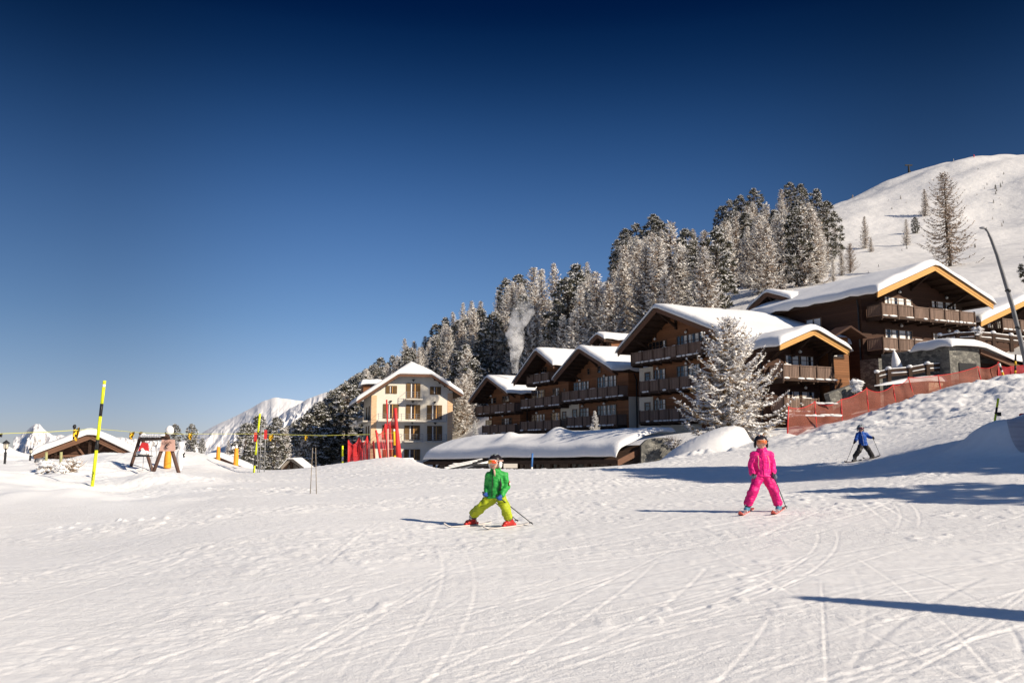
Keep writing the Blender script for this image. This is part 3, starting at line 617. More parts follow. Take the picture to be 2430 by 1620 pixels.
class Chalet:
    def __init__(s, name, label, cat, u, apex, left, right, zb, of=1.8, D=14, fas='fascia', fh=.42, wood='wood', il=1.5, ir=1.5, th=.5, seed=1, group=None, rt=.22, fy=0.):
        u = Vector((u[0], u[1], 0)).normalized(); s.u, s.v = u, Vector((-u.y, u.x, 0))
        A = P(*apex); s.A = A; s.zb = zb; s.of = of; s.D = D; s.fas = fas
        s.o = empty(name, label, cat, (A.x, A.y, zb), math.atan2(u.y, u.x), group)
        s.za = A.z - zb; l = s.loc(left[0], left[1], 0); r = s.loc(right[0], right[1], 0)
        s.l, s.r = l, r; s.sl, s.sr = l[0] + il, r[0] - ir; s.wood = wood; s.th = th; s.seed = seed; s.rt = rt
        # walls: a solid block with a gable top
        zt = lambda x: s.zr(x) - .18
        MB().prism([(s.sl, -1.5), (s.sr, -1.5), (s.sr, zt(s.sr)), (0, zt(0)), (s.sl, zt(s.sl))], of, D).build('wall', wood, s.o)
        # roof slab and soffit beams
        rf = MB(); t = rt
        rf.prism([(l[0], l[1]), (l[0], l[1] - t), (0, s.za - t * 1.1), (r[0], r[1] - t), (r[0], r[1]), (0, s.za)], .06, D + .6)
        for k in range(7):
            f = (k + .5) / 7
            for e in (l, r):
                x = e[0] * f; z = s.zr(x) - t - .1; rf.box((x - .08, .12, z - .1), (x + .08, of + .1, z + .08), 0)
        roof = rf.build('roof', 'beam', s.o)
        # fascia boards along the rake
        fb = MB(); so = MB()
        for e in (l, r):
            fb.add([(e[0], -.04, e[1] - fh), (0, -.04, s.za - fh), (0, -.04, s.za + .02), (e[0], -.04, e[1] + .02), (e[0], .055, e[1] - fh), (0, .055, s.za - fh), (0, .055, s.za + .02), (e[0], .055, e[1] + .02)],
                   [(0, 1, 2, 3), (7, 6, 5, 4), (0, 4, 5, 1), (3, 2, 6, 7), (0, 3, 7, 4), (1, 5, 6, 2)])
            k = fh * .52
            so.add([(e[0], -.075, e[1] - k), (0, -.075, s.za - k), (0, -.075, s.za + .05), (e[0], -.075, e[1] + .05), (e[0], -.042, e[1] - k), (0, -.042, s.za - k), (0, -.042, s.za + .05), (e[0], -.042, e[1] + .05)],
                   [(0, 1, 2, 3), (7, 6, 5, 4), (0, 4, 5, 1), (3, 2, 6, 7), (0, 3, 7, 4), (1, 5, 6, 2)])
        f1 = fb.build('fascia_board', fas, s.o); so.build('cover_strip', fas, f1)
        snow_sheet('roof_snow', [(l[0] - .1, l[1] + .02), (-.25, s.za - .05), (.25, s.za - .05), (r[0] + .1, r[1] + .02)], -.12, D + .6, th, s.o, seed)
        # knee braces under the ridge
        br = MB()
        for x in (0,): br.beam((x, .2, s.za - t - .25), (x, of, s.za - t - .25), .2, .26); br.beam((x, .35, s.za - t - .3), (x, of, s.za - t - 1.5), .2, .24); br.beam((x, of - .1, s.za - t - .3), (x, of - .1, s.za - t - 1.7), .22, .2)
        br.build('roof_brace', 'beam', s.o)
        for e in (l, r):
            br = MB(); x = e[0] * .62; z = s.zr(x) - t; br.beam((x, .2, z - .14), (x, of, z - .14), .18, .22); br.beam((x, .5, z - .2), (x, of, z - 1.1), .16, .18); br.build('roof_brace', 'beam', s.o)
    def zr(s, x):
        return s.za + (s.l[1] - s.za) * (x / s.l[0]) if x < 0 else s.za + (s.r[1] - s.za) * (x / s.r[0])
    def loc(s, px, py, y):
        """image point on the plane at depth y of this house -> local (s, z)"""
        r = ray(px, py); o = s.A + s.v * y; c = Vector((0, 0, CZ)); n = s.v
        t = (o - c).dot(n) / r.dot(n); p = c + r * t
        return (p - s.A).dot(s.u), p.z - s.zb
    def balcony(s, a, b, pr=1.25, h=1.02, segs=4, snow=True, fronty=None, gaps=()):
        y0 = s.of - pr; A, B = s.loc(a[0], a[1], y0), s.loc(b[0], b[1], y0); x0, x1 = A[0], B[0]; z = (A[1] + B[1]) / 2
        m = MB().box((x0, y0, z), (x1, s.of - .003, z + .2))
        for k in range(int((x1 - x0) / 1.6) + 2):
            x = min(x1 - .1, x0 + .1 + k * 1.6); m.beam((x, y0 + .1, z - .09), (x, s.of - .003, z - .09), .16, .18)
        bo = m.build('balcony', 'beam', s.o)
        rl = MB(); z0, z1 = z + .26, z + .2 + h
        def run(p, q, skip):
            L = math.hypot(q[0] - p[0], q[1] - p[1]); n = int(L / .17); dx, dy = (q[0] - p[0]) / L, (q[1] - p[1]) / L
            for k in range(n):
                c = (k + .5) / n
                if any(g0 < p[0] + (q[0] - p[0]) * c < g1 for g0, g1 in skip): continue
                x, y = p[0] + dx * L * c, p[1] + dy * L * c; w = .072
                rl.box((x - w * abs(dx) - .014 * abs(dy), y - w * abs(dy) - .014 * abs(dx), z0), (x + w * abs(dx) + .014 * abs(dy), y + w * abs(dy) + .014 * abs(dx), z1 - .06))
            rl.beam((p[0], p[1], z1), (q[0], q[1], z1), .11, .08); rl.beam((p[0], p[1], z0 + .02), (q[0], q[1], z0 + .02), .07, .09)
        run((x0, y0 + .06), (x1, y0 + .06), ()); run((x0 + .05, y0 + .1), (x0 + .05, s.of - .05), ()); run((x1 - .05, y0 + .1), (x1 - .05, s.of - .05), ())
        rl.build('railing', 'rail', bo)
        for k in range(segs + 1):
            x = x0 + .06 + (x1 - x0 - .12) * k / segs; MB().box((x - .07, y0 - .03, z - .05), (x + .07, y0 + .12, z1 + .1)).build('rail_post', 'railpost', bo)
        if snow:
            rnd = random.Random(int(x0 * 91) + int(z * 13) + s.seed); x = x0
            while x < x1:
                w = rnd.uniform(.3, 1.2)
                if rnd.random() < .72: MB().ball(((2 * x + w) / 2, y0 - .01, z + .215), .5, 0, 8, 6, (w, .14, rnd.uniform(.12, .2)), .3, rnd.random() * 9).build('balcony_snow', 'snow', bo, True)
                x += w
            for k in range(3):
                x = rnd.uniform(x0, x1); MB().ball((x, y0 + .06, z1 + .05), .5, 0, 8, 6, (rnd.uniform(.4, 1.2), .12, .1), .2, k).build('balcony_snow', 'snow', bo, True)
        return bo
    def window(s, a, b, cur=(), mull=2, y=None, shutters=False, curtain='curtain', frame='winframe', bars=True):
        """a, b: image corners; cur: image x ranges of the white curtains"""
        yw = s.of if y is None else y; A, B = s.loc(a[0], a[1], yw), s.loc(b[0], b[1], yw); x0, x1 = A[0], B[0]
        z1, z0 = (A[1], B[1]); 
        if z1 < z0: z0, z1 = z1, z0
        f = MB(); t = .09
        f.box((x0, yw - .07, z0), (x0 + t, yw + .02, z1)); f.box((x1 - t, yw - .07, z0), (x1, yw + .02, z1)); f.box((x0 + t, yw - .069, z1 - t), (x1 - t, yw + .02, z1)); f.box((x0 + t, yw - .069, z0), (x1 - t, yw + .02, z0 + t))
        for k in range(1, mull): x = x0 + (x1 - x0) * k / mull; f.box((x - .045, yw - .055, z0 + t), (x + .045, yw + .02, z1 - t))
        if bars: zc = z0 + (z1 - z0) * .58; f.box((x0 + t, yw - .045, zc - .025), (x1 - t, yw + .01, zc + .025))
        w = f.build('window', frame, s.o)
        MB().box((x0 + t, yw - .028, z0 + t), (x1 - t, yw - .003, z1 - t)).build('pane', 'glass', w)
        for c0, c1 in cur:
            p, q = s.loc(c0, a[1], yw)[0], s.loc(c1, a[1], yw)[0]; n = 7; vs = []; fs = []
            for i in range(n):
                x = p + (q - p) * i / (n - 1); yy = yw - .036 - .006 * (i % 2); vs += [(x, yy, z0 + t + .02), (x, yy, z1 - t)]
            for i in range(n - 1): fs.append((2 * i, 2 * i + 2, 2 * i + 3, 2 * i + 1))
            MB().add(vs, fs).build('curtain', curtain, w)
        return w
    def lamp(s, px, py, y=None):
        yw = s.of if y is None else y; x, z = s.loc(px, py, yw); m = MB().box((x - .05, yw - .12, z + .1), (x + .05, yw, z + .2), 1).lathe([(.02, .11), (.12, .02), (.15, -.06), (.09, -.14), (.02, -.16)], (x, yw - .16, z), 10, 0)
        m.build('wall_lamp', ['lampwhite', 'iron'], s.o, True)
    def patch(s, a, b, m='plaster', name='plaster_wall', y=None, dy=.03):
        yw = s.of if y is None else y; A, B = s.loc(a[0], a[1], yw), s.loc(b[0], b[1], yw)
        MB().box((A[0], yw - dy, min(A[1], B[1])), (B[0], yw + .01, max(A[1], B[1]))).build(name, m, s.o)
def z3(x, y): return (1080 + x / 5.6, 760 + y / 5.6)
def z4(x, y): return (1440 + x / 4.3565, 700 + y / 4.3565)
def z5(x, y): return (1740 + x / 3.4087, 580 + y / 3.4087)
UA, UB = (.43, -.9), (.9, .43)
RG = 'dark chalets in the stepped row'
# leftmost small chalet of the row
c1 = Chalet('chalet', 'smallest dark chalet at the left end of the stepped row, beside the pale hotel', 'chalet', UA, (*z3(435, 755), 113.6), z3(195, 1080), z3(700, 960), 1.0, il=1.6, ir=.9, D=13, seed=1, group=RG, of=2.2)
c1.balcony(z3(270, 1268), z3(790, 1225), segs=5); c1.balcony(z3(360, 1535), z3(800, 1500), segs=4)
c1.window(z3(440, 1035), z3(550, 1105), [(z3(488, 0)[0], z3(500, 0)[0])], 3); c1.window(z3(630, 1005), z3(725, 1080), [(z3(690, 0)[0], z3(700, 0)[0])], 3)
c1.window(z3(410, 1325), z3(495, 1400), [], 2); c1.window(z3(620, 1300), z3(760, 1385), [(z3(665, 0)[0], z3(685, 0)[0]), (z3(700, 0)[0], z3(712, 0)[0])], 4)
for p in ((490, 1000), (495, 1283), (645, 1265)): c1.lamp(*z3(*p))
c2 = Chalet('chalet', 'narrow tall dark chalet second from the left in the stepped row, smoke rising beside it', 'chalet', UA, (*z3(1085, 400), 100.7), z3(780, 830), z3(1310, 590), 1.2, il=2.0, ir=.5, D=14, seed=2, group=RG, of=2.2)
c2.balcony(z3(945, 872), z3(1245, 825), segs=3); c2.balcony(z3(870, 1192), z3(1390, 1135), segs=5); c2.balcony(z3(860, 1497), z3(1400, 1450), segs=5)
c2.window(z3(1135, 622), z3(1225, 695), [], 3); c2.window(z3(1020, 935), z3(1195, 1030), [(z3(1092, 0)[0], z3(1108, 0)[0]), (z3(1145, 0)[0], z3(1158, 0)[0])], 4)
c2.window(z3(1300, 900), z3(1395, 1015), [(z3(1345, 0)[0], z3(1368, 0)[0])], 3); c2.window(z3(1020, 1250), z3(1198, 1365), [(z3(1085, 0)[0], z3(1108, 0)[0]), (z3(1132, 0)[0], z3(1150, 0)[0]), (z3(1176, 0)[0], z3(1190, 0)[0])], 5)
c2.window(z3(1280, 1225), z3(1398, 1340), [(z3(1343, 0)[0], z3(1368, 0)[0])], 3)
for p in ((1180, 583), (1095, 912), (1095, 1226), (1325, 1200)): c2.lamp(*z3(*p))
c3 = Chalet('chalet', 'dark chalet with cream plaster corner, third from the left in the stepped row', 'chalet', UA, (*z3(1655, 375), 91.6), z3(1315, 780), z3(2090, 650), 1.4, il=1.2, ir=.5, D=15, seed=3, group=RG, of=2.2)
c3.patch(z3(1405, 1130), z3(1650, 1330)); c3.patch(z3(1405, 1332), z3(1478, 1560)); c3.patch(z3(1480, 1452), z3(2150, 1560))
c3.balcony(z3(1405, 1110), z3(2165, 1022), segs=6); c3.balcony(z3(1480, 1447), z3(2150, 1405), segs=6)
c3.window(z3(1758, 640), z3(1795, 722), [], 1); c3.window(z3(1893, 605), z3(1942, 700), [], 1)
c3.window(z3(1575, 825), z3(1785, 925), [(z3(1650, 0)[0], z3(1672, 0)[0]), (z3(1706, 0)[0], z3(1730, 0)[0]), (z3(1757, 0)[0], z3(1775, 0)[0])], 6)
c3.window(z3(1890, 755), z3(2150, 885), [(z3(1947, 0)[0], z3(1965, 0)[0]), (z3(1998, 0)[0], z3(2028, 0)[0]), (z3(2057, 0)[0], z3(2090, 0)[0]), (z3(2117, 0)[0], z3(2142, 0)[0])], 7)
c3.window(z3(1440, 905), z3(1468, 942), [], 1); c3.window(z3(1427, 1212), z3(1478, 1312), [], 1, y=c3.of - .03); c3.window(z3(1563, 1180), z3(1622, 1286), [], 1, y=c3.of - .03)
c3.window(z3(1660, 1165), z3(1785, 1290), [(z3(1750, 0)[0], z3(1775, 0)[0])], 3); c3.window(z3(1890, 1130), z3(2150, 1262), [(z3(1972, 0)[0], z3(2000, 0)[0]), (z3(2036, 0)[0], z3(2060, 0)[0]), (z3(2096, 0)[0], z3(2118, 0)[0])], 6)
for p in ((1670, 792), (1995, 735), (1705, 1135), (1995, 1100)): c3.lamp(*z3(*p))
def side_plaster(c, ztop, m='plaster'):
    MB().box((c.sr - .01, c.of + .02, -1.4), (c.sr + .04, c.D - .05, ztop)).build('plaster_wall', m, c.o)
    MB().tube([(c.sr + .12, c.of + .9, -1), (c.sr + .12, c.of + .9, c.r[1] - .9), (c.sr + .5, c.of + .4, c.r[1] - .35)], .07, 7).build('drainpipe', 'iron', c.o)
side_plaster(c3, 5.2)
for c, zt in ((c1, -.2), (c2, -.3)): side_plaster(c, zt)
c4 = Chalet('chalet', 'largest dark chalet of the stepped row, wide snowy roof behind the frosted tree', 'chalet', UA, (*z4(510, 130), 79), z4(115, 592), z4(1250, 420), 1.6, il=1.9, ir=1.2, D=19, seed=4, group=RG, of=2.3, th=.55)
c4.patch(z4(338, 757), z4(482, 905)); c4.patch(z4(338, 1060), z4(482, 1212)); c4.patch(z4(338, 1345), z4(985, 1440))
c4.balcony(z4(250, 732), z4(985, 618), segs=6, pr=1.35); c4.balcony(z4(335, 1037), z4(985, 955), segs=6, pr=1.35); c4.balcony(z4(335, 1343), z4(985, 1290), segs=6, pr=1.35)
c4.window(z4(435, 492), z4(625, 590), [(z4(580, 0)[0], z4(603, 0)[0])], 5); c4.window(z4(725, 425), z4(1000, 545), [(z4(797, 0)[0], z4(828, 0)[0]), (z4(852, 0)[0], z4(886, 0)[0]), (z4(917, 0)[0], z4(950, 0)[0])], 7)
c4.window(z4(393, 800), z4(452, 892), [], 1, y=c4.of - .03); c4.window(z4(488, 770), z4(612, 890), [(z4(536, 0)[0], z4(550, 0)[0]), (z4(578, 0)[0], z4(604, 0)[0])], 4); c4.window(z4(725, 735), z4(975, 860), [(z4(797, 0)[0], z4(830, 0)[0]), (z4(860, 0)[0], z4(895, 0)[0]), (z4(920, 0)[0], z4(952, 0)[0])], 6)
c4.window(z4(393, 1110), z4(452, 1202), [], 1, y=c4.of - .03); c4.window(z4(488, 1080), z4(615, 1200), [(z4(540, 0)[0], z4(552, 0)[0]), (z4(583, 0)[0], z4(607, 0)[0])], 4)
for p in ((510, 452), (830, 380), (537, 755), (833, 702), (540, 1070)): c4.lamp(*z4(*p))
# wing with the honey coloured fascia, right of the frosted tree
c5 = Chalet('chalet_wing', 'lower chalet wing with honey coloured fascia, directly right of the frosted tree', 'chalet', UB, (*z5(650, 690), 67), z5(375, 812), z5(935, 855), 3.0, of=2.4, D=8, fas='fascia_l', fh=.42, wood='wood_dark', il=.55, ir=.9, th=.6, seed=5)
c5.balcony(z5(405, 1098), z5(820, 1117), segs=3, pr=1.5); c5.balcony(z5(415, 1370), z5(700, 1372), segs=2, pr=1.5)
c5.window(z5(412, 888), z5(652, 1000), [(z5(424, 0)[0], z5(440, 0)[0]), (z5(470, 0)[0], z5(520, 0)[0]), (z5(545, 0)[0], z5(602, 0)[0]), (z5(624, 0)[0], z5(640, 0)[0])], 4); c5.window(z5(425, 1178), z5(662, 1290), [(z5(430, 0)[0], z5(450, 0)[0]), (z5(473, 0)[0], z5(528, 0)[0]), (z5(555, 0)[0], z5(610, 0)[0]), (z5(632, 0)[0], z5(648, 0)[0])], 4)
c5.lamp(*z5(530, 865)); c5.lamp(*z5(575, 1155))
x = c5.sr + .1; MB().box((x - .14, 1.0, -1), (x + .14, 1.3, c5.zr(x) - .35)).build('corner_post', 'beam', c5.o)
MB().tube([(c5.sl - .1, c5.of + .3, -1), (c5.sl - .1, c5.of + .3, c5.l[1] - .6)], .06, 7).build('drainpipe', 'iron', c5.o)
# big chalet upper right
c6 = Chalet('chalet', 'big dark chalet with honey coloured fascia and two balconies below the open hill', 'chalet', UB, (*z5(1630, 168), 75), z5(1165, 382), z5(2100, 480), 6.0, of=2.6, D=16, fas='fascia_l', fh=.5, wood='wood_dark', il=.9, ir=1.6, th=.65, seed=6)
c6.balcony(z5(1205, 598), z5(1962, 650), segs=6, pr=1.7); c6.balcony(z5(1215, 872), z5(1602, 885), segs=3, pr=1.7)
cx = lambda *v: [(z5(a, 0)[0], z5(b, 0)[0]) for a, b in v]
c6.window(z5(1215, 415), z5(1445, 505), cx((1222, 1240), (1253, 1298), (1322, 1372), (1395, 1432)), 4); c6.window(z5(1595, 450), z5(1805, 535), cx((1604, 1622), (1640, 1690), (1715, 1765), (1782, 1798)), 4)
c6.window(z5(1220, 678), z5(1450, 780), cx((1226, 1240), (1268, 1312), (1340, 1388), (1405, 1420)), 4); c6.window(z5(1608, 712), z5(1805, 790), cx((1612, 1625), (1648, 1692), (1715, 1760), (1782, 1796)), 4)
for p in ((1335, 383), (1715, 430), (1350, 655), (1735, 695)): c6.lamp(*z5(*p))
# its left side: two small white windows, set on the side wall
def side_window(c, y0, y1, z0, z1, n=2):
    x = c.sl; f = MB()
    for a, b in ((y0 - .08, y0), (y1, y1 + .08)): f.box((x - .06, a, z0), (x - .002, b, z1))
    f.box((x - .061, y0 - .08, z1), (x - .002, y1 + .08, z1 + .08)); f.box((x - .061, y0 - .08, z0 - .08), (x - .002, y1 + .08, z0))
    w = f.build('window', 'winframe', c.o); MB().box((x - .02, y0, z0), (x - .003, y1, z1)).build('pane', 'glass', w)
    k = (y1 - y0) / n
    for i in range(n): MB().box((x - .032, y0 + k * i + .12, z0 + .02), (x - .022, y0 + k * (i + 1) - .1, z1 - .02)).build('curtain', 'curtain', w)
zw = c6.l[1] - 2.15
side_window(c6, 7.3, 9.2, zw, zw + .95); side_window(c6, 11.6, 13.4, zw, zw + .95)
MB().tube([(c6.sl - .12, c6.of + .25, -1), (c6.sl - .12, c6.of + .25, c6.l[1] - .7), (c6.sl - .5, c6.of, c6.l[1] - .25)], .07, 7).build('drainpipe', 'iron', c6.o)
MB().box((c6.sl - .5, .6, -1.5), (c6.sl + 3.2, c6.of - .01, 3.0)).build('stone_base', 'stone', c6.o)
MB().box((c6.sl + 3.2, 1.7, -1.5), (c6.sr - .6, c6.of - .012, 2.6)).build('dark_ground_floor', 'beam', c6.o)
# cross gable at the back left of the big chalet
c8 = Chalet('chalet_gable', 'small brown cross gable joined to the back of the big upper chalet', 'chalet', UA, (*z5(275, 388), 87), z5(128, 522), z5(472, 442), 7.0, il=.7, ir=.3, D=9, seed=8, of=1.6, th=.5)
c8.window(z5(265, 515), z5(300, 560), [], 1)
# chalet cut by the right edge
_r = P(2452, 703, 67)
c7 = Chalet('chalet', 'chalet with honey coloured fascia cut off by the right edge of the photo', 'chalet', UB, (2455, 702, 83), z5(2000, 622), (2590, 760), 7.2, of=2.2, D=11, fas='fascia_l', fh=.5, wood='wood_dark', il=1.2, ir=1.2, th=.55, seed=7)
c7.window(z5(2045, 600), z5(2180, 690), cx((2052, 2100), (2128, 2165)), 2); c7.window(z5(2215, 600), z5(2330, 690), cx((2270, 2300),), 2)
c7.balcony(z5(2185, 745), (2580, 790), segs=5, pr=1.3)
# two little gables behind the row
c9 = Chalet('chalet_gable', 'small snowy gable peeking up behind the stepped row', 'chalet', UA, (*z3(1895, 185), 108), z3(1795, 285), z3(1990, 240), 8, il=.5, ir=.4, D=13, seed=9, of=1.2, th=.45)
# ------------------------------------------------------------------ hotel
HU = Vector((.97, .25, 0)).normalized(); HV = Vector((-HU.y, HU.x, 0)); HP = Vector((-19.4, 118, -3.5))
hotel = empty('hotel', 'pale plastered hotel with brown shutters and half hipped snowy roof', 'hotel', HP, math.atan2(HU.y, HU.x))
def hs(x, y):
    c = Vector((0, 0, CZ)); r = ray(600 + x / 4.276, 820 + y / 4.276); t = (HP - c).dot(HV) / r.dot(HV); p = c + r * t
    return (p - HP).dot(HU), p.z - HP.z
W = 11.35; eL, eR, fl, fr_ = hs(1050, 565), hs(2115, 500), hs(1470, 292), hs(1810, 302)
zt = fl[1]; sl_ = (fl[1] - eL[1]) / (fl[0] - eL[0]); sr_ = (fr_[1] - eR[1]) / (eR[0] - fr_[0]); Dh = 13
zl0, zr0 = fl[1] - sl_ * fl[0], fr_[1] - sr_ * (W - fr_[0])
MB().prism([(0, -4), (W, -4), (W, zr0 - .3), (fr_[0], zt - .25), (fl[0], zt - .25), (0, zl0 - .3)], 0, Dh).build('wall', 'hotelwall', hotel)
ap = ((fl[0] + fr_[0]) / 2, zt + (fr_[0] - fl[0]) / 2 * sl_); oh = 1.1
# roof: two slopes plus the front half hip
m = MB(); F0 = -oh; hb = 2.2
def slab(q, t=.24): m.add([tuple(v) for v in q] + [(v[0], v[1], v[2] - t) for v in q], [tuple(range(len(q))), tuple(reversed(range(len(q), 2 * len(q))))] + [(i, i + len(q), (i + 1) % len(q) + len(q), (i + 1) % len(q)) for i in range(len(q))])
slab([(eL[0], F0, eL[1]), (fl[0], F0, zt), (ap[0], hb, ap[1]), (ap[0], Dh + 1, ap[1]), (eL[0], Dh + 1, eL[1])]); slab([(eR[0], F0, eR[1]), (eR[0], Dh + 1, eR[1]), (ap[0], Dh + 1, ap[1]), (ap[0], hb, ap[1]), (fr_[0], F0, zt)]); slab([(fl[0], F0, zt), (fr_[0], F0, zt), (ap[0], hb, ap[1])])
for k in range(6):
    for e, f, dz in ((eL, fl, 1), (eR, fr_, 1)):
        c = k / 6 + .06; x = e[0] + (f[0] - e[0]) * c; z = e[1] + (f[1] - e[1]) * c - .3; m.box((x - .09, F0 + .15, z - .12), (x + .09, .02, z + .1))
rf = m.build('roof', 'beam', hotel)
# snow: rounded thick shell
def hotel_snow():
    th = .62; V = []; xs = np.concatenate([eL[0] - .12 + np.array([0, .04, .12, .25, .45]), np.linspace(eL[0] + .7, eR[0] - .7, 40), eR[0] + .12 - np.array([.45, .25, .12, .04, 0])]); ys = np.concatenate([F0 - .12 + np.array([0, .04, .12, .25, .45]), np.linspace(F0 + .8, Dh + 1, 24)])
    for y in ys:
        for x in xs:
            z = min(eL[1] + (x - eL[0]) * sl_, eR[1] + (eR[0] - x) * sr_, ap[1], zt + max(0, (y - F0)) * (ap[1] - zt) / (hb - F0))
            e = min(x - eL[0] + .12, eR[0] + .12 - x, y - F0 + .12); g = math.sqrt(max(0, 1 - (1 - min(e / .4, 1)) ** 2))
            V.append((x, y, z + th * g * (1 + .1 * mnoise.noise(Vector((x * .5, y * .5, 3))))))
    o = link('roof_snow', np_mesh('roof_snow', np.array(V), grid_faces(len(ys), len(xs)), ['snow'], smooth=True), hotel); md = o.modifiers.new('s', 'SOLIDIFY'); md.thickness = .05
hotel_snow()
m = MB()
for e, f in ((eL, fl), (eR, fr_)): m.beam((e[0], F0 - .04, e[1] - .16), (f[0], F0 - .04, zt - .16), .07, .42)
m.beam((fl[0], F0 - .045, zt - .16), (fr_[0], F0 - .045, zt - .16), .07, .42); m.build('fascia_board', 'fascia', hotel)
for x0, x1 in ((0, .72), (W - .72, W)):
    m = MB(); z = -4
    while z < (zl0 if x0 == 0 else zr0) - .6: m.box((x0 - .02 if x0 == 0 else x0, -.03, z), (x1 if x0 == 0 else x1 + .02, .3, z + .44)); z += .46
    m.build('corner_quoins', 'quoin', hotel)
for (a, b, y0, y1) in ((-1.1, 3.2, 4.5, 8.5), (W - 3.0, W + .6, 4.5, 8.5)):   # dormers, snow capped
    zz = eL[1] + 2.6; m = MB().box((a + .3, y0, zz - 1.5), (b - .3, y1, zz)); dm = m.build('dormer', 'wood', hotel)
    snow_sheet('dormer_snow', [(a, zz + .02), (a + 1, zz + .1), (b - 1, zz + .1), (b, zz + .02)], y0 - .4, y1 + .3, .75, dm, 12 + int(a), r=.3)
def hwin(x0, y0, x1, y1, sh=.28, snowy=False):
    A, B = hs(x0, y0), hs(x1, y1); a, b, z1, z0 = A[0], B[0], A[1], B[1]; w = (b - a) * sh; f = MB(); i0, i1 = a + w, b - w; t = .07
    f.box((i0, -.06, z0), (i0 + t, .01, z1)); f.box((i1 - t, -.06, z0), (i1, .01, z1)); f.box((i0 + t, -.06, z1 - t), (i1 - t, .01, z1)); f.box((i0 + t, -.06, z0), (i1 - t, .01, z0 + t)); f.box(((i0 + i1) / 2 - .03, -.05, z0 + t), ((i0 + i1) / 2 + .03, .01, z1 - t))
    wd = f.build('window', 'winframe', hotel); MB().box((i0 + t, -.024, z0 + t), (i1 - t, -.004, z1 - t)).build('pane', 'glass', wd)
    for k in (0, 1):
        c0 = i0 + t + (i1 - i0 - 2 * t) * (.08 if k == 0 else .72); MB().box((c0, -.034, z0 + t), (c0 + (i1 - i0) * .16, -.026, z1 - t)).build('curtain', 'fascia_l' if k else 'curtain', wd)
    for p, q in ((a, i0 - .02), (i1 + .02, b)): MB().box((p, -.09, z0), (q, -.012, z1)).build('shutter', 'shutter', wd)
for q in ((1350, 405, 1462, 486, .3), (1558, 380, 1698, 532, .26), (1798, 415, 1908, 496, .3), (1323, 590, 1478, 738, .3), (1555, 598, 1696, 745, .27), (1768, 602, 1918, 750, .28), (1315, 805, 1470, 950, .3), (1538, 808, 1692, 955, .28), (1768, 812, 1918, 962, .28), (1535, 1050, 1695, 1160, .24), (1320, 1050, 1470, 1160, .26)): hwin(*q)
def hbal(x0, x1, y, pr=1.15, hgt=.95):
    A, B = hs(x0, y), hs(x1, y); z = A[1] - .03; bo = MB().box((A[0], -pr, z - .16), (B[0], .01, z)).build('balcony', 'slab', hotel); m = MB(); n = int((B[0] - A[0]) / 1.1) + 1
    for k in range(n + 1):
        x = A[0] + .05 + (B[0] - A[0] - .1) * k / n; m.box((x - .025, -pr + .03, z), (x + .025, -pr + .08, z + hgt))
    for h in (.3, .62, .95): m.beam((A[0], -pr + .055, z + hgt * h), (B[0], -pr + .055, z + hgt * h), .03, .03)
    for x in (A[0] + .05, B[0] - .05): m.beam((x, -pr + .05, z + hgt), (x, 0, z + hgt), .03, .03)
    m.build('railing', 'steel', bo)
hbal(1545, 1715, 538); hbal(1262, 1955, 757); hbal(1262, 1500, 962); hbal(1528, 1716, 964); hbal(1752, 1955, 966)
for x, y in ((1400, 565), (1622, 570), (1845, 575), (1615, 782), (1848, 788), (1628, 352)): a, z = hs(x, y); MB().box((a - .16, -.22, z - .02), (a + .16, -.002, z + .12)).box((a - .05, -.2, z - .18), (a + .05, -.1, z - .02)).build('wall_lamp', 'iron', hotel)
# left side balconies
for z in (hs(1200, 757)[1], hs(1200, 962)[1]):
    bo = MB().box((-1.1, .4, z - .2), (-.01, Dh - 1, z)).build('balcony', 'slab', hotel); MB().box((-1.1, .4, z), (-1.03, Dh - 1, z + .5)).box((-1.1, .33, z + .9), (-1.03, Dh - 1, z + .95)).build('railing', 'greywood', bo)
    [MB().box((-.06, y_, z + .05), (-.005, y_ + 1.5, z + 2.1)).build('side_door', 'shutter', hotel) for y_ in (2.5, 6.5)]
# ------------------------------------------------------------------ long low stone building
def z6(x, y): return (900 + x / 3.36, 960 + y / 3.36)
LA, LB = P(*z6(1905, 442), 56), P(*z6(372, 457), 75)
lu = Vector((LA.x - LB.x, LA.y - LB.y, 0)); Ll = lu.length; lu.normalize(); lv = Vector((-lu.y, lu.x, 0))
low = empty('low_building', 'long low building with a deep snow covered lean-to roof below the chalet row', 'building', LB, math.atan2(lu.y, lu.x))
low.rotation_euler = (0, -math.atan2(LA.z - LB.z, Ll), math.atan2(lu.y, lu.x))
DR = 2.7; RZ = 1.0
# lean-to roof plane built as a slab, with fascia on the right end
m = MB().add([(-.3, -.1, 0), (Ll, -.1, 0), (Ll, DR, RZ), (-.3, DR, RZ), (-.3, -.1, -.22), (Ll, -.1, -.22), (Ll, DR, RZ - .22), (-.3, DR, RZ - .22)], [(0, 1, 2, 3), (7, 6, 5, 4), (0, 4, 5, 1), (1, 5, 6, 2), (2, 6, 7, 3), (3, 7, 4, 0)])
m.build('roof', 'beam', low)
m = MB().add([(Ll + .01, -.12, -.38), (Ll + .01, DR, RZ - .38), (Ll + .01, DR, RZ + .03), (Ll + .01, -.12, .03), (Ll + .1, -.12, -.38), (Ll + .1, DR, RZ - .38), (Ll + .1, DR, RZ + .03), (Ll + .1, -.12, .03)], [(3, 2, 1, 0), (4, 5, 6, 7), (0, 1, 5, 4), (2, 3, 7, 6), (0, 4, 7, 3), (1, 2, 6, 5)]); m.build('fascia_board', 'fascia', low)
MB().box((-.2, -.16, -.2), (Ll, -.11, .04)).build('gutter_board', 'beam', low)
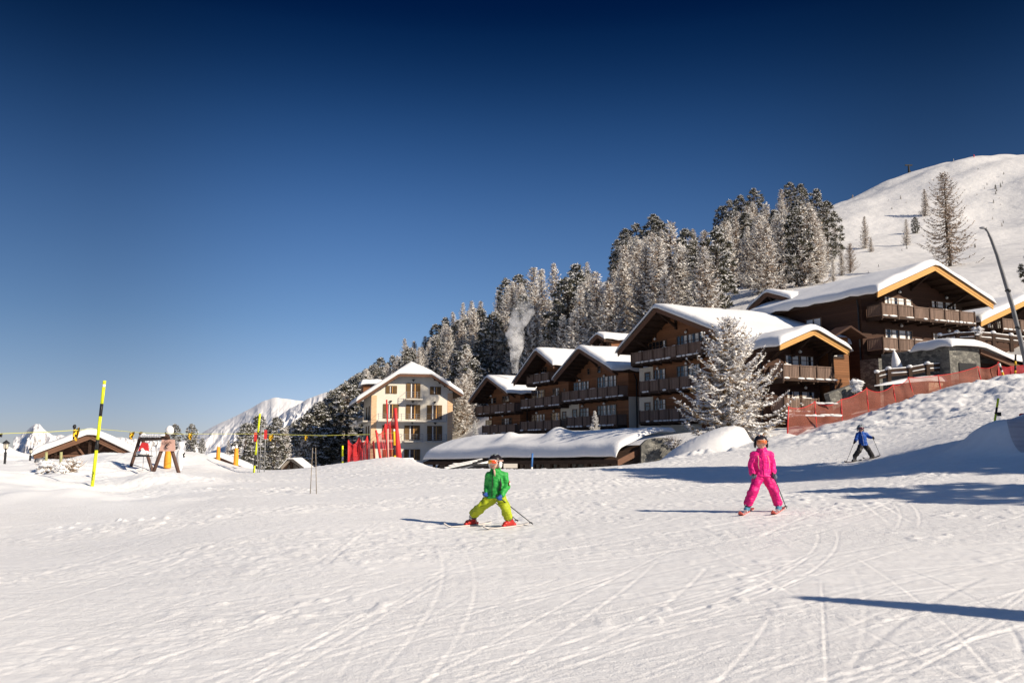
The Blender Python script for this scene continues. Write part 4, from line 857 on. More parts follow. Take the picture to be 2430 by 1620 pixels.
MB().box((.3, 1.1, -4), (Ll - .6, DR, -.05)).box((.3, 2.0, -.05), (Ll - .6, DR, .5)).build('wall', 'wood_grey', low)
m = MB()
for k in range(12):
    x = .8 + (Ll - 2) * k / 11; MB().box((x - .1, .25, -4), (x + .1, .45, -.2)).beam((x, .35, -1.3), (x + .75, .35, -.3), .12, .12).build('post', 'beam', low)
m = MB()
for k in range(4): x = Ll - 3.5 - k * 2.2; MB().box((x, 1.04, -3), (x + (1.1 if k % 2 else .5), 1.095, -.25)).build('stone_pier', 'stone', low)
V = []; US = [0, .05, .15, .3, .5, .8] + list(np.linspace(1.2, Ll - 1.0, 60)) + [Ll - .6, Ll - .3, Ll - .12, Ll + .05, Ll + .12]; WS = [0, .03, .08, .16, .28, .45, .7] + list(np.linspace(1.0, DR + 3.0, 22))
for w in WS:
    for u in US:
        f = w / DR; z = RZ * min(f, 1.0) + (.25 * min(1, max(0, f - 1) * 2)); e = min(u + .25, Ll + .3 - u); g = math.sqrt(max(0, 1 - (1 - min(e / .7, 1)) ** 2)) * math.sqrt(max(0, 1 - (1 - min((w + .02) / .5, 1)) ** 2))
        h = .95 * g * (1 + .25 * mnoise.noise(Vector((u * .13, w * .3, 4))) + .10 * mnoise.noise(Vector((u * .6, w * .7, 8))))
        for uu, rr, hh in ((9.0, .8, .5), (15.0, 1.0, .6)): h += hh * math.exp(-((u - uu) / rr) ** 2 - ((w - DR + .2) / .9) ** 2)
        V.append((u, -.2 + w - .12 * math.exp(-w / .2), z + h))
o = link('roof_snow', np_mesh('roof_snow', np.array(V), grid_faces(len(WS), len(US)), ['snow'], smooth=True), low); o.modifiers.new('s', 'SOLIDIFY').thickness = .05
# little gable at its left end
m = MB(); 
m.beam((-3.6, -.5, -.75), (-2.35, -.5, .15), .9, .12); m.beam((-2.35, -.5, .15), (-.2, -.5, -1.45), .9, .12); m.build('porch_gable', 'greywood', low)
m = MB(); m.beam((-3.6, -.4, -.6), (-2.35, -.4, .3), 1.1, .22); m.build('porch_snow', 'snow', low)
m = MB().beam((-2.2, -.4, .26), (-.9, 1.0, -.5), 1.0, .2); m.build('porch_snow', 'snow', low)
# stone wall at its right end, running up to the mound
q0, q1 = P(1522, 1095, 56.5), P(1604, 1090, 57.5)
sw = MB(); n = 14; top = [(1522, 1055), (1536, 1042), (1555, 1038), (1580, 1038), (1604, 1046)]
ft = []
for i in range(n + 1):
    px = 1522 + 82 * i / n; d = 56.5 + i / n; tp = np.interp(px, [a[0] for a in top], [a[1] for a in top]); ft.append((P(px, tp, d), P(px, 1125, d)))
vs = []
for a, b in ft: vs += [a, b, a + Vector((0, .7, 0)), b + Vector((0, .7, 0))]
fs = []
for i in range(n):
    k = 4 * i; fs += [(k, k + 1, k + 5, k + 4), (k, k + 4, k + 6, k + 2), (k + 2, k + 6, k + 7, k + 3)]
fs += [(0, 2, 3, 1), (4 * n, 4 * n + 1, 4 * n + 3, 4 * n + 2)]
o = sw.add(vs, fs).build('stone_wall', 'stone'); tag(o, 'rough grey stone wall between the low building and the round snow mound', 'wall')
# ------------------------------------------------------------------ small roofs on the left
c10 = Chalet('lodge', 'low lodge with snowy gable roof and timber truss, behind the snow at left', 'lodge', UB, (215, 1030, 60), (80.6, 1080), (327, 1083), -1.6, of=1.0, D=11, fas='fascia', fh=.34, wood='wood_dark', il=.6, ir=.6, th=.5, seed=10)
tr = MB(); 
for x in (-.9, 0, .9): tr.beam((x, .9, c10.za - .3 - abs(x) * .45), (x * .15, .9, c10.za - 1.75), .12, .14)
tr.beam((-2.4, .9, c10.za - 1.5), (2.4, .9, c10.za - 1.5), .12, .14); tr.build('roof_truss', 'fascia', c10.o)
c11 = Chalet('hut', 'hut with snowy roof and brown fascia sunk in snow behind the orange posts', 'hut', (.95, .3), (512, 1083, 53), (490, 1087), (600, 1120), -2.5, of=.8, D=7, fas='fascia', fh=.5, wood='wood_dark', il=.2, ir=.5, th=.32, seed=11)
c12 = Chalet('shed', 'tiny grey timber shed gable in front of the shaded forest', 'shed', (1, .05), (690, 1086, 72), (668, 1108), (719, 1107), -2.5, of=.6, D=3, fas='greywood', fh=.22, wood='greywood', il=.3, ir=.3, th=.05, seed=12, rt=.12)
# ------------------------------------------------------------------ stone garage and terrace, right
g0, g1, g2 = P(*z5(1640, 985), 66), P(*z5(2000, 985), 63), P(2470, 862, 66)
gar = empty('stone_garage', 'low grey stone garage with thick snow on its roof below the right chalets', 'garage', (g1.x, g1.y, 5.2), math.atan2(.43, .9))
zt_ = P(*z5(2000, 842), 63).z - 5.2
MB().box((-3.3, 0, -2), (0, 6, zt_)).build('wall', 'stone', gar)
MB().box((-2.4, -.06, -1.4), (-.5, -.004, zt_ - 1.15)).build('garage_opening', 'black', gar)
MB().box((.02, .8, -2), (16, 6, zt_ - .95)).build('side_wall', 'beam', gar)
m = MB().add([(0, -.1, zt_), (5.0, -.3, zt_ - 1.3), (5, .0, zt_ - 1.3), (0, .2, zt_), (0, -.1, zt_ - .35), (5, -.3, zt_ - 1.65), (5, 0, zt_ - 1.65), (0, .2, zt_ - .35)], [(0, 4, 5, 1), (1, 5, 6, 2), (2, 6, 7, 3), (3, 7, 4, 0), (0, 1, 2, 3), (7, 6, 5, 4)]); m.build('fascia_board', 'fascia', gar)
snow_sheet('roof_snow', [(-3.5, zt_), (-2, zt_ + .05), (-.1, zt_ + .05), (3.4, zt_ - .85), (17, zt_ - 1.15)], -.35, 3.0, .62, gar, 31, r=.4)
# warm stone retaining wall behind the net
m = MB(); vs = []; fs = []
for i, (px, tp, d) in enumerate(((2204, 903, 61.5), (2230, 902, 61.8), (2260, 903, 62), (2285, 905, 62.3), (2300, 908, 62.5))):
    a, b = P(px, tp, d), P(px, 960, d); vs += [a, b, a + Vector((0, .9, 0)), b + Vector((0, .9, 0))]
    if i: k = 4 * (i - 1); fs += [(k, k + 1, k + 5, k + 4), (k, k + 4, k + 6, k + 2), (k + 2, k + 6, k + 7, k + 3)]
fs += [(0, 2, 3, 1), (16, 17, 19, 18)]
tag(m.add(vs, fs).build('retaining_wall', 'stonew'), 'warm brown stone retaining wall seen through the rust coloured net', 'wall')
# terrace snow on and behind the retaining wall
V = []; PX = np.linspace(2075, 2330, 40); 
for t in np.linspace(0, 1, 14):
    for px in PX:
        d0 = np.interp(px, [2075, 2204, 2330], [60.5, 61.3, 62.8]); ty = np.interp(px, [2075, 2110, 2150, 2204, 2260, 2285, 2330], [914, 905, 897, 891, 889, 893, 906]); by = np.interp(px, [2075, 2204, 2300, 2330], [916, 903, 908, 914])
        g = math.sqrt(max(0, 1 - (1 - min(t / .35, 1)) ** 2)); py = by + (ty - by) * g; q = P(px, py, d0 + t * 2.6); V.append((q.x, q.y, q.z + .06 * mnoise.noise(q * .8)))
tag(link('terrace_snow', np_mesh('terrace_snow', np.array(V), grid_faces(14, 40), ['snow'], smooth=True)), kind='structure')
# porch with little window between wing and big chalet
pz = P(*z5(780, 1150), 70); po = empty('entrance_porch', 'small reddish timber porch with one window between the two honey fascia chalets', 'porch', (pz.x, pz.y, pz.z), math.atan2(.43, .9))
MB().box((0, 0, -2.5), (2.3, 3, 4.2)).build('wall', 'wood_red', po)
w = MB().box((.35, -.06, 2.35), (1.75, -.004, 2.5)).box((.35, -.06, 3.65), (1.75, -.004, 3.8)).box((.35, -.06, 2.5), (.5, -.004, 3.65)).box((1.6, -.06, 2.5), (1.75, -.004, 3.65)).build('window', 'beam', po)
MB().box((.5, -.03, 2.5), (1.6, -.004, 3.65)).build('pane', 'glass', w); MB().box((.62, -.04, 2.55), (.95, -.032, 3.62)).build('curtain', 'curtain', w)
m = MB().beam((-.6, -.6, 4.0), (1.2, -.6, 4.9), 1.6, .16); m.beam((1.2, -.6, 4.9), (3.0, -.6, 4.1), 1.6, .16); m.build('roof', 'wood_dark', po)
# stone steps wall below the porch
m = MB(); a, b = P(*z5(780, 1290), 63), P(*z5(985, 1215), 64)
m.beam((a.x, a.y, a.z - .2), (b.x, b.y, b.z - .2), .5, 2.0); tag(m.build('step_wall', 'stone'), 'dark stone flank wall below the little porch, behind the net', 'wall')
m = MB().beam((a.x - .3, a.y - .1, a.z + 1.0), (b.x - .5, b.y - .1, b.z + 1.1), .55, .22)
# ------------------------------------------------------------------ poles, ropes, nets, playground
def stripes(name, base, top, r, cols, label, cat='pole', group=None, tipr=None):
    """marker pole with painted bands: cols = [(fraction, material)...]"""
    b, t = Vector(base), Vector(top); o = empty(name, label, cat, b, 0, group); L = t - b; f0 = 0
    names = {}; 
    for f, m in cols:
        names.setdefault(m, MB()).tube([L * f0 - (Vector((0, 0, .3)) if f0 == 0 else Vector()), L * f], r, 10); f0 = f
    for i, (m, mb) in enumerate(names.items()): mb.build('painted_band' if i else 'shaft', m, o, True)
    return o
YB = [(.02, 'yellow'), (.11, 'yellow'), (.34, 'yellow'), (.44, 'black'), (.66, 'yellow'), (.78, 'black'), (.94, 'yellow'), (.965, 'lampwhite'), (1, 'yellow')]
p1b = on(219, 1149, 25); p1 = stripes('marker_pole', p1b, P(248, 903, 25), .045, YB, 'tall neon yellow and black marker pole nearest the camera, left of the swing', group='neon marker poles')
m = MB(); 
for k in range(7): q = p1b.lerp(P(248, 903, 25), .06 + k * .012); m.box((q.x - p1b.x - .012, -.05, q.z - p1b.z), (q.x - p1b.x + .014 * (1 + k % 2), -.044, q.z - p1b.z + .02))
m.build('black_marks', 'black', p1)
p2b = on(602, 1121, 44); stripes('marker_pole', p2b, P(617, 981, 44), .05, [(.12, 'yellow'), (.3, 'black'), (.56, 'yellow'), (.68, 'black'), (1, 'yellow')], 'neon yellow and black marker pole leaning beside the ladder gate', group='neon marker poles')
stripes('marker_pole', on(813, 1100, 48.5), P(813, 1057, 48.5), .05, [(.28, 'yellow'), (.5, 'steel'), (1, 'yellow')], 'short neon marker pole just left of the bright red net', group='neon marker poles')
stripes('marker_pole', on(2354, 1036, 26.2), P(2369, 945, 26.2), .032, [(.12, 'yellow'), (.3, 'black'), (.6, 'yellow'), (.78, 'black'), (1, 'yellow')], 'slim leaning green yellow pole on the snow bank at right, small box on it', group='neon marker poles')
q = P(2367, 980, 26.2); tag(MB().box((q.x, q.y - .05, q.z - .09), (q.x + .09, q.y + .03, q.z + .03)).box((q.x - .1, q.y - .02, q.z), (q.x, q.y, q.z + .02)).build('sensor_box', 'black'), 'small black box clipped to the slim pole on the snow bank', 'box')
stripes('marker_pole', on(2409, 904, 61.5), P(2410, 841, 61.5), .07, [(.28, 'black'), (.3, 'gold'), (.38, 'gold'), (.58, 'black'), (.74, 'gold'), (1, 'black')], 'upright yellow and black pole in front of the crimson net', group='signal poles')
stripes('marker_pole', on(2386, 905, 61), P(2371, 862, 61), .075, [(.1, 'black'), (.52, 'gold'), (.62, 'lampwhite'), (.8, 'black'), (1, 'lampwhite')], 'leaning yellow pole with white bands at the end of the crimson net', group='signal poles')
stripes('marker_pole', on(937, 1091, 47.5), P(935, 1018, 47.5), .06, [(.1, 'gold'), (.45, 'black'), (.48, 'gold'), (.93, 'gold'), (1, 'lampwhite')], 'thick yellow and black pole in front of the tall red bundle', group='signal poles')
stripes('gate_pole', on(922, 1090, 47.2), P(917.5, 948, 47.2), .042, [(.5, 'panel'), (1, 'red')], 'tallest slim pole, faded white below and red above, before the hotel')
stripes('blue_post', on(1261.5, 1121, 40.5), P(1263.5, 1075, 40.5), .045, [(.35, 'lampwhite'), (1, 'blue')], 'slim blue post with white foot in front of the long low roof', 'post')
# wooden stakes and orange padded posts
for px, t, b, d, lab in ((109, 1072, 1100, 33, 'left one of two mossy stakes in front of the lodge'), (144, 1072, 1104, 32, 'right one of two mossy stakes in front of the lodge')):
    a, c = P(px, b + 6, d), P(px + 1, t, d); m = MB().tube([a, c], [.055, .05], 9); tag(m.build('wooden_stake', 'postwood', None, True), lab, 'stake', 'mossy stakes')
for px, t, b, w, d, lab in ((517, 1059, 1091, 10, 49, 'left one of two orange padded posts by the hut'), (559, 1062, 1108, 12, 48, 'right one of two orange padded posts by the hut'), (397, 1068, 1102, 17, 40, 'wide orange padded post under the swing panel')):
    a, c = P(px, b + 8, d), P(px, t, d); r = w / 2 / F * d; o = empty('padded_post', lab, 'post', a, 0, 'orange padded posts'); h = c.z - a.z
    MB().lathe([(r, 0), (r * .97, h * .5), (r * .72, h * .97), (r * .3, h), (0, h)], n=12).build('padding', 'orange', o, True)
    MB().lathe([(r * .45, h * .97), (r * .5, h * 1.05), (r * .3, h * 1.12), (0, h * 1.13)], n=10).build('snow_cap', 'snow', o, True)
# ladder gate, two canes
a0, a1, b0, b1 = on(616, 1121, 44), P(620, 1005, 44), on(627, 1121, 44.3), P(631, 1002, 44.3)
o = empty('ladder_gate', 'grey ladder like slalom gate with two red flags beside the neon pole', 'gate', a0); m = MB()
for p, q in ((a0, a1), (b0, b1)): m.tube([p - a0, q - a0], .022, 8)
m.tube([on(612, 1121, 43.8) - a0, P(611, 1040, 43.8) - a0], .02, 8); m.build('uprights', 'steel', o, True); m = MB()
for k in range(7): f = .1 + k * .11; m.tube([(a0.lerp(a1, f)) - a0, (b0.lerp(b1, f)) - a0], .012, 6)
m.build('rungs', 'steel', o, True)
for px, py in ((607, 1036), (631, 1030)): q = P(px, py, 43.9) - a0; MB().box((q.x - .09, q.y - .01, q.z - .25), (q.x + .06, q.y + .01, q.z + .22)).build('red_flag', 'red', o)
for b_, t_, lab in ((736, 742, 'left one of two thin leaning canes on the white bank'), (752, 749, 'right one of two thin leaning canes on the white bank')):
    p, q = on(b_, 1166, 22), P(t_, 1062, 22); tag(MB().tube([p - Vector((0, 0, .2)), q], [.012, .009], 6).build('thin_cane', 'greywood', None, True), lab, 'cane', 'thin canes')
# rope with flags
RP = [P(-60, 1031, 21), P(120, 1024, 24), P(231, 1017, 25), P(330, 1026, 31), P(430, 1029, 37), P(613, 1029, 44), P(760, 1033, 46), P(890, 1030, 48), P(936, 1026, 47.4)]
rp = []
for i in range(len(RP) - 1):
    for k in range(6): rp.append(RP[i].lerp(RP[i + 1], k / 6))
tag(MB().tube(rp + [RP[-1]], .008, 6).build('rope', 'rope', None, True), 'thin yellow rope strung between the marker poles across the left side', 'rope')
FLAGS = [(182, 1026, 24.6, 20, 28, .5, 'twisted yellow and black flag left of the tallest neon pole'), (314, 1031, 30, 15, 16, .7, 'small yellow and black flag above the left swing frame'), (452, 1032, 38, 13, 16, .4, 'yellow flag right of the swing, before a dark pine'), (644, 1036, 44.6, 15, 14, .6, 'yellow flag just right of the ladder gate'), (727, 1037, 45.7, 10, 11, .6, 'smallest yellow flag on the rope, before the shaded forest'), (2, 1031, 22, 9, 8, .2, 'dark flag cut by the left edge of the photo')]
for i, (px, py, d, w, h, tw, lab) in enumerate(FLAGS):
    c = P(px, py, d); s = 1 / F * d; vs = []; fs = []; mi = []; nx, nz = 7, 5; rnd = random.Random(i)
    for a in range(nz + 1):
        for b in range(nx + 1):
            u, v = b / nx - .5, a / nz; t = v * 2.2 * tw
            vs.append((c.x + w * s * (u * (.9 - .35 * v) * math.cos(t) - .35 * v * tw), c.y + w * s * u * math.sin(t) * .8 + .05 * math.sin(u * 9), c.z + h * s * (.35 - v) + h * s * .12 * math.sin(u * 7 + v * 3)))
    for a in range(nz):
        for b in range(nx): k = a * (nx + 1) + b; fs.append((k, k + 1, k + nx + 2, k + nx + 1)); mi.append(1 if (a + b) % 3 == 0 and i != 5 else (1 if i == 5 else 0))
    o_ = MB(); o_.v = vs; o_.f = fs; o_.m = mi; q = o_.build('flag', ['gold', 'black'], None, True); q.modifiers.new('s', 'SOLIDIFY').thickness = .012
    tag(q, lab, 'flag', 'flags on the yellow rope')
q = P(177, 1012, 24.6); tag(MB().ball(q, .05, 0, 9, 6, (1, 1, 1.3), .2).tube([q, q - Vector((-.03, 0, .14))], .016, 6).build('rope_knot', 'black', None, True), 'black knot standing above the twisted flag on the rope', 'knot')
# swing
def fr(px, py, d): return P(px, py, d)
sw = empty('swing', 'timber swing half buried in snow with a red and a pink end panel', 'swing', P(335, 1119, 39)); O = sw.location
FA, FB = fr(335, 1031, 39), fr(397, 1031, 36)
for top, feet in ((FA, ((307, 1118, 39), (363, 1122, 39))), (FB, ((363, 1123, 36), (425.5, 1126, 36)))):
    for f in feet:
        g = P(*f); e = top + (top - g).normalized() * .12 - O; MB().tube([g - O - (top - g).normalized() * .25, e], .075, 9).build('leg', 'swingwood', sw, True)
MB().tube([FA - O - Vector((0, 0, .22)) + (FA - FB).normalized() * .15, FB - O - Vector((0, 0, .12)) - (FA - FB).normalized() * .15], .085, 9).build('beam', 'beam', sw, True)
def trap(name, m, pts, d, th=.03):
    v = [P(x, y, d - .1) - O for x, y in pts]; MBx = MB().add([tuple(a) for a in v] + [(a.x, a.y + th, a.z) for a in v], [(3, 2, 1, 0), (4, 5, 6, 7), (0, 1, 5, 4), (1, 2, 6, 5), (2, 3, 7, 6), (3, 0, 4, 7)]); return MBx.build(name, m, sw)
pa = trap('end_panel', 'red', [(326, 1073.5), (354, 1073.5), (351, 1051), (336, 1049)], 39); pa['label'] = 'red end panel with a white bird shaped mark'
q = P(337.5, 1066, 38.85) - O; MB().ball(q, .075, 0, 10, 6, (1, .12, .9)).ball(q + Vector((.06, 0, -.04)), .05, 0, 8, 6, (1, .12, 1)).build('painted_mark', 'lampwhite', pa, True)
pb = trap('end_panel', 'panel', [(378, 1070), (415.5, 1070), (414.5, 1042.5), (384, 1042.5)], 36); pb['label'] = 'pink end panel with brown lettering and a round dark mark'
m = MB(); rnd = random.Random(5); x = 389.5
for k, hh in enumerate((5.5, 4, 5.5, 4, 5, 4.2)):   # weathered brown letters
    a, b = P(x, 1052, 35.85) - O, P(x + 1.1, 1052 - hh, 35.85) - O; m.box((a.x, a.y - .012, a.z), (b.x, a.y, b.z)); c, d_ = P(x, 1052 - hh * (.45 if k % 2 else 1) , 35.85) - O, P(x + 2.3, 1052 - hh * (.45 if k % 2 else 1) + 1.2, 35.85) - O
    m.box((c.x, a.y - .011, min(c.z, d_.z)), (d_.x, a.y, max(c.z, d_.z))); x += 3
m.build('panel_lettering', 'swingwood', pb)
q = P(397.5, 1059, 35.86) - O; m = MB(); arc = [(q.x + .075 * math.cos(t), q.y, q.z + .085 * math.sin(t)) for t in np.linspace(.6, 5.2, 12)]; m.tube(arc, [.006 + .02 * math.sin(math.pi * i / 11) for i in range(12)], 6); m.build('round_mark', 'black', pb, True)
for px, d in ((361, 38), (373, 37.2), (341, 38.6)):   # chains and seat ropes
    a = P(px, 1045 if px > 350 else 1075, d) - O; MB().tube([a, a - Vector((0, 0, 1.6))], .012, 5).build('swing_rope', 'steel', sw)
MB().ball(FB - O + Vector((.09, 0, .18)), .17, 0, 12, 9, (1, 1, 1.15), .15, 3).build('snow_cap', 'snow', sw, True); MB().ball(FA - O + Vector((.12, -.05, -.02)), .11, 0, 10, 8, (1.1, 1, .8), .2, 4).build('snow_cap', 'snow', sw, True)
m = MB()
for k in range(9): q = FA.lerp(FB, .1 + k * .09) - O; m.ball(q + Vector((0, 0, -.06)), .12, 0, 9, 6, (1.5, 1, .6), .3, k)
m.build('beam_snow', 'snow', sw, True)
q = P(333, 1081, 38.5) - O; w = MB().box((q.x - .1, q.y - .4, q.z - .04), (q.x + .55, q.y, q.z + .02)).build('swing_seat', 'black', sw); MB().ball(q + Vector((.2, -.2, .12)), .3, 0, 10, 8, (1, .6, .45), .2, 2).build('seat_snow', 'snow', w, True)
# snow figure right of the swing
q = P(428, 1099, 37); o = empty('snowman', 'slim white snow figure with a dark glove, right of the swing', 'snowman', q)
MB().lathe([(.05, -.3), (.15, 0), (.19, .2), (.17, .42), (.11, .56), (.06, .6), (.12, .68), (.15, .78), (.11, .9), (0, .94)], n=14).build('body', 'snow', o, True)
MB().tube([(.08, -.08, .42), (.16, -.12, .38), (.19, -.12, .3)], [.02, .02, .025], 7).ball((.2, -.12, .42), .035, 0, 8, 6, (.8, .8, 1.6)).ball((.2, -.12, .29), .035, 0, 8, 6).build('dark_glove', 'black', o, True)
# snowy shrubs before the lodge
def shrub(px, py, d, w, h, lab, seed, n=160, snow=14, tw='twig', loc=None, up=1.0):
    rnd = random.Random(seed); T = Tri(); q = loc or P(px, py, d)
    for k in range(n):
        a = rnd.uniform(0, 6.28); dd = Vector((math.cos(a) * w * rnd.random(), math.sin(a) * w * rnd.random(), h * rnd.uniform(.5, 1.1) * up)); T.blade(Vector((rnd.gauss(0, .12) * w, rnd.gauss(0, .12) * w, 0)), dd.normalized(), dd.length, .03 + .02 * rnd.random(), 0 if rnd.random() < .6 else 1, rnd)
    for k in range(snow):
        a, r_ = rnd.uniform(0, 6.28), math.sqrt(rnd.random()) * .8; T.lump(Vector((math.cos(a) * r_ * w * .7, math.sin(a) * r_ * w * .7, h * rnd.uniform(.15, .85))), rnd.uniform(.14, .3) * h, rnd.uniform(.1, .2) * h, 2, rnd)
    return tag(tag_loc(link('shrub', T.mesh('shrub', [tw, 'frost', 'treesnow'])), q), lab, 'shrub')
def tag_loc(o, q): o.location = q; return o
shrub(107, 1128, 31, .45, .55, 'snow laden shrub under the left mossy stake', 3, 120, 60); shrub(143, 1128, 30.5, .45, .5, 'snow laden shrub under the right mossy stake', 4, 120, 55); shrub(172, 1118, 31.5, .5, .5, 'pale frosted shrub right of the mossy stakes', 5, 260, 24)
shrub(2033, 935, 61, .55, 1.15, 'snow covered bush with upright golden twigs behind the net posts', 6, 120, 70, 'goldtwig'); shrub(1598, 1062, 56, .9, .9, 'bare twiggy bush between stone wall and round snow mound', 7, 200, 8, 'darktwig'); shrub(2322, 800, 65, .6, .9, 'snowy hedge bush on the upper terrace by the rail fence', 9, 120, 30)
q = P(86, 1098, 37); m = MB().tube([q, q + Vector((.3, .02, .02))], .2, 14).tube([q + Vector((.3, .02, .02)), q + Vector((.42, .02, -.1)), q + Vector((.6, .05, .15))], .05, 8); tag(m.build('snow_lance', 'steel', None, True), 'grey round drum of a machine lying in snow left of the mossy stakes', 'machine')
# lanterns
for px, t, b, d, lab in ((13, 1044, 1075, 38, 'black lantern at the far left edge'), (72, 1062, 1081, 46, 'smaller lantern at the left foot of the lodge roof')):
    q = P(px, b, d); h = P(px, t, d).z - q.z; o = empty('street_lantern', lab, 'lantern', q, 0, 'lanterns by the lodge'); k = h / 1.0
    MB().lathe([(.14 * k, 0), (.09 * k, .05 * k), (.05 * k, .12 * k), (.05 * k, .25 * k), (.1 * k, .33 * k), (.17 * k, .36 * k)], n=10).tube([(0, 0, 0), (0, 0, -1.5)], .05, 8).build('stem', 'iron', o, True)
    MB().lathe([(.15 * k, .36 * k), (.2 * k, .75 * k), (0, .75 * k)], n=6).build('glass', 'glasslamp', o); m = MB()
    for i in range(6): a = i * math.pi / 3; m.tube([(.155 * k * math.cos(a), .155 * k * math.sin(a), .36 * k), (.205 * k * math.cos(a), .205 * k * math.sin(a), .76 * k)], .014 * k, 5)
    m.build('cage', 'iron', o); MB().lathe([(.27 * k, .74 * k), (.24 * k, .82 * k), (.1 * k, .93 * k), (.04 * k, 1.0 * k), (0, 1.02 * k)], n=12).build('cap', 'iron', o, True)
mat['mast'] = M('dull_grey_mast', (.17, .17, .18), .5, var=.15, scale=3, metal=.4)
# tall leaning mast at right
o = empty('lamp_mast', 'tall grey leaning mast with a curved tip at the right edge', 'mast', P(2447, 920, 40)); O2 = o.location
path = [(2447, 920), (2438, 880), (2430, 840), (2418, 790), (2402, 725), (2384, 665), (2366, 605), (2352, 567), (2344, 549), (2336, 541)]
MB().tube([P(x, y, 40) - O2 for x, y in path], [.115, .115, .11, .105, .10, .09, .08, .07, .055, .045], 12).build('pole', 'mast', o, True)
q = P(2333, 541, 40) - O2; MB().ball(q, .1, 0, 10, 7, (2.0, 1, .6)).build('lamp_head', 'steel', o, True)
for x, y in ((2415, 778), (2392, 690)): q = P(x, y, 40) - O2; MB().tube([q + Vector((-.03, 0, -.05)), q + Vector((.03, 0, .05))], .125, 12).build('clamp_band', 'iron', o, True)
# safety nets
def net(label, posts, material, sag, pmat='red', name='safety_net', r=.045, tilt=0, rows=8):
    B = [on(*p[0:3]) if len(p) == 5 else None for p in posts]; o = empty(name, label, 'net', B[0]); O = B[0]; T_ = [P(p[3], p[4], p[2]) for p in posts]
    for b, t in zip(B, T_): MB().tube([b - O - Vector((0, 0, .3)), t - O], [r, r * .8], 8).build('post', pmat, o, True)
    for i in range(len(B) - 1):
        V = []; nx = 14
        for a in range(rows + 1):
            for c in range(nx + 1):
                u, v = c / nx, a / rows; b = B[i].lerp(B[i + 1], u); b.z = min(b.z, zg(b.x, b.y) + .02) if a == 0 else zg(b.x, b.y) ; t = T_[i].lerp(T_[i + 1], u)
                p = b.lerp(t, v * .97); p.z -= sag[i % len(sag)] * 4 * u * (1 - u) * v ** 2; p.y += .12 * math.sin(u * 9 + i) * (1 - abs(2 * u - 1)) + .05 * math.sin(v * 7 + u * 4); V.append(p - O)
        link('net_panel', np_mesh('net_panel', np.array([tuple(x) for x in V]), grid_faces(rows + 1, nx + 1), [material], smooth=True), o)
        tp = V[-(nx + 1):]; MB().tube(tp, .02, 5).build('top_cord', pmat, o)
    return o
rn = net('rust red safety net on slim red posts in front of the right chalets', [(1868, 1035, 50, 1871, 963), (1938, 1019, 52, 1933, 951), (1998, 1001, 53, 1996, 946), (2062, 985, 55, 2056, 919), (2127, 962, 56.5, 2119, 911), (2172, 945, 57.5, 2155, 894), (2235, 936, 59, 2226, 889), (2332, 914, 61, 2320, 868), (2366, 908, 61.5, 2370, 859)], 'net', [.22, .3, .12, .35, .22, .05, .1, .25])
for i, (px, py, w, seed) in enumerate(((1890, 984, 34, 1), (1918, 985, 30, 2), (1958, 986, 40, 3), (1983, 985, 24, 4), (1960, 956, 48, 5))):
    q = P(px, py, 51.3 if i < 4 else 52.2); rnd = random.Random(seed); m = MB()
    for k in range(6): m.ball((q.x + (rnd.random() - .5) * w / F * 52, q.y - .05, q.z + rnd.gauss(0, .022)), .1, 0, 9, 6, (rnd.uniform(1.5, 4.2), .4, rnd.uniform(.25, .55)), .4, k)
    k = m.build('net_snow', 'snow', rn, True); k.location = -rn.location
net('crimson net behind the yellow and black poles at the top right', [(2366, 909, 63, 2368, 858), (2400, 900, 64, 2398, 868), (2460, 888, 65, 2462, 856)], 'net2', [.2, .1], 'red')
net('bright red net standing left of the hotel wall', [(826.5, 1098, 48, 827, 1044), (852, 1095, 48.3, 852, 1037), (872, 1092, 48.5, 871, 1034), (890, 1092, 48.6, 886, 1046)], 'net3', [.3, .3, .25], 'red', r=.06)
net('taller bright red net draped between two poles before the hotel windows', [(905, 1090, 47.8, 892, 1020), (923, 1089, 48, 914, 1005), (942, 1088, 48.2, 938, 968)], 'net3', [.35, .3], 'red', r=.07)
b, t = on(946, 1088, 48), P(938, 968, 48); o = MB().tube([b, b.lerp(t, .3) , b.lerp(t, .7), t], [.2, .15, .09, .10], 9); tag(o.build('net_bundle', 'red', None, True), 'tall rolled up red net bundle beside the thick yellow pole', 'net')
# sagging dark net on the snow bank at right
V = []; rnd = random.Random(3)
for a in range(9):
    for c in range(15):
        u, v = c / 14, a / 8; p = P(2392 + 30 * v * v + 80 * u, 1038 + 8 * u + (30 + 40 * u) * v, 23.3 - 1.1 * v); z = zg(p.x, p.y) + .05 + .04 * mnoise.noise(p * 3); V.append((p.x, p.y, max(p.z * .2 + z * .8, z)))
tag(link('fallen_net', np_mesh('fallen_net', np.array(V), grid_faces(9, 15), [mat['net4']], smooth=True)), 'slack dark red net lying over the shaded snow bank at right', 'net')
p, q = P(2428, 1020, 24), P(2426, 983, 24); tag(MB().tube([p - Vector((0, 0, .4)), q, q + Vector((0, 0, .03))], [.07, .085, .05], 10).build('orange_post', 'red', None, True), 'stubby orange red post at the right edge above the snow bank', 'post')
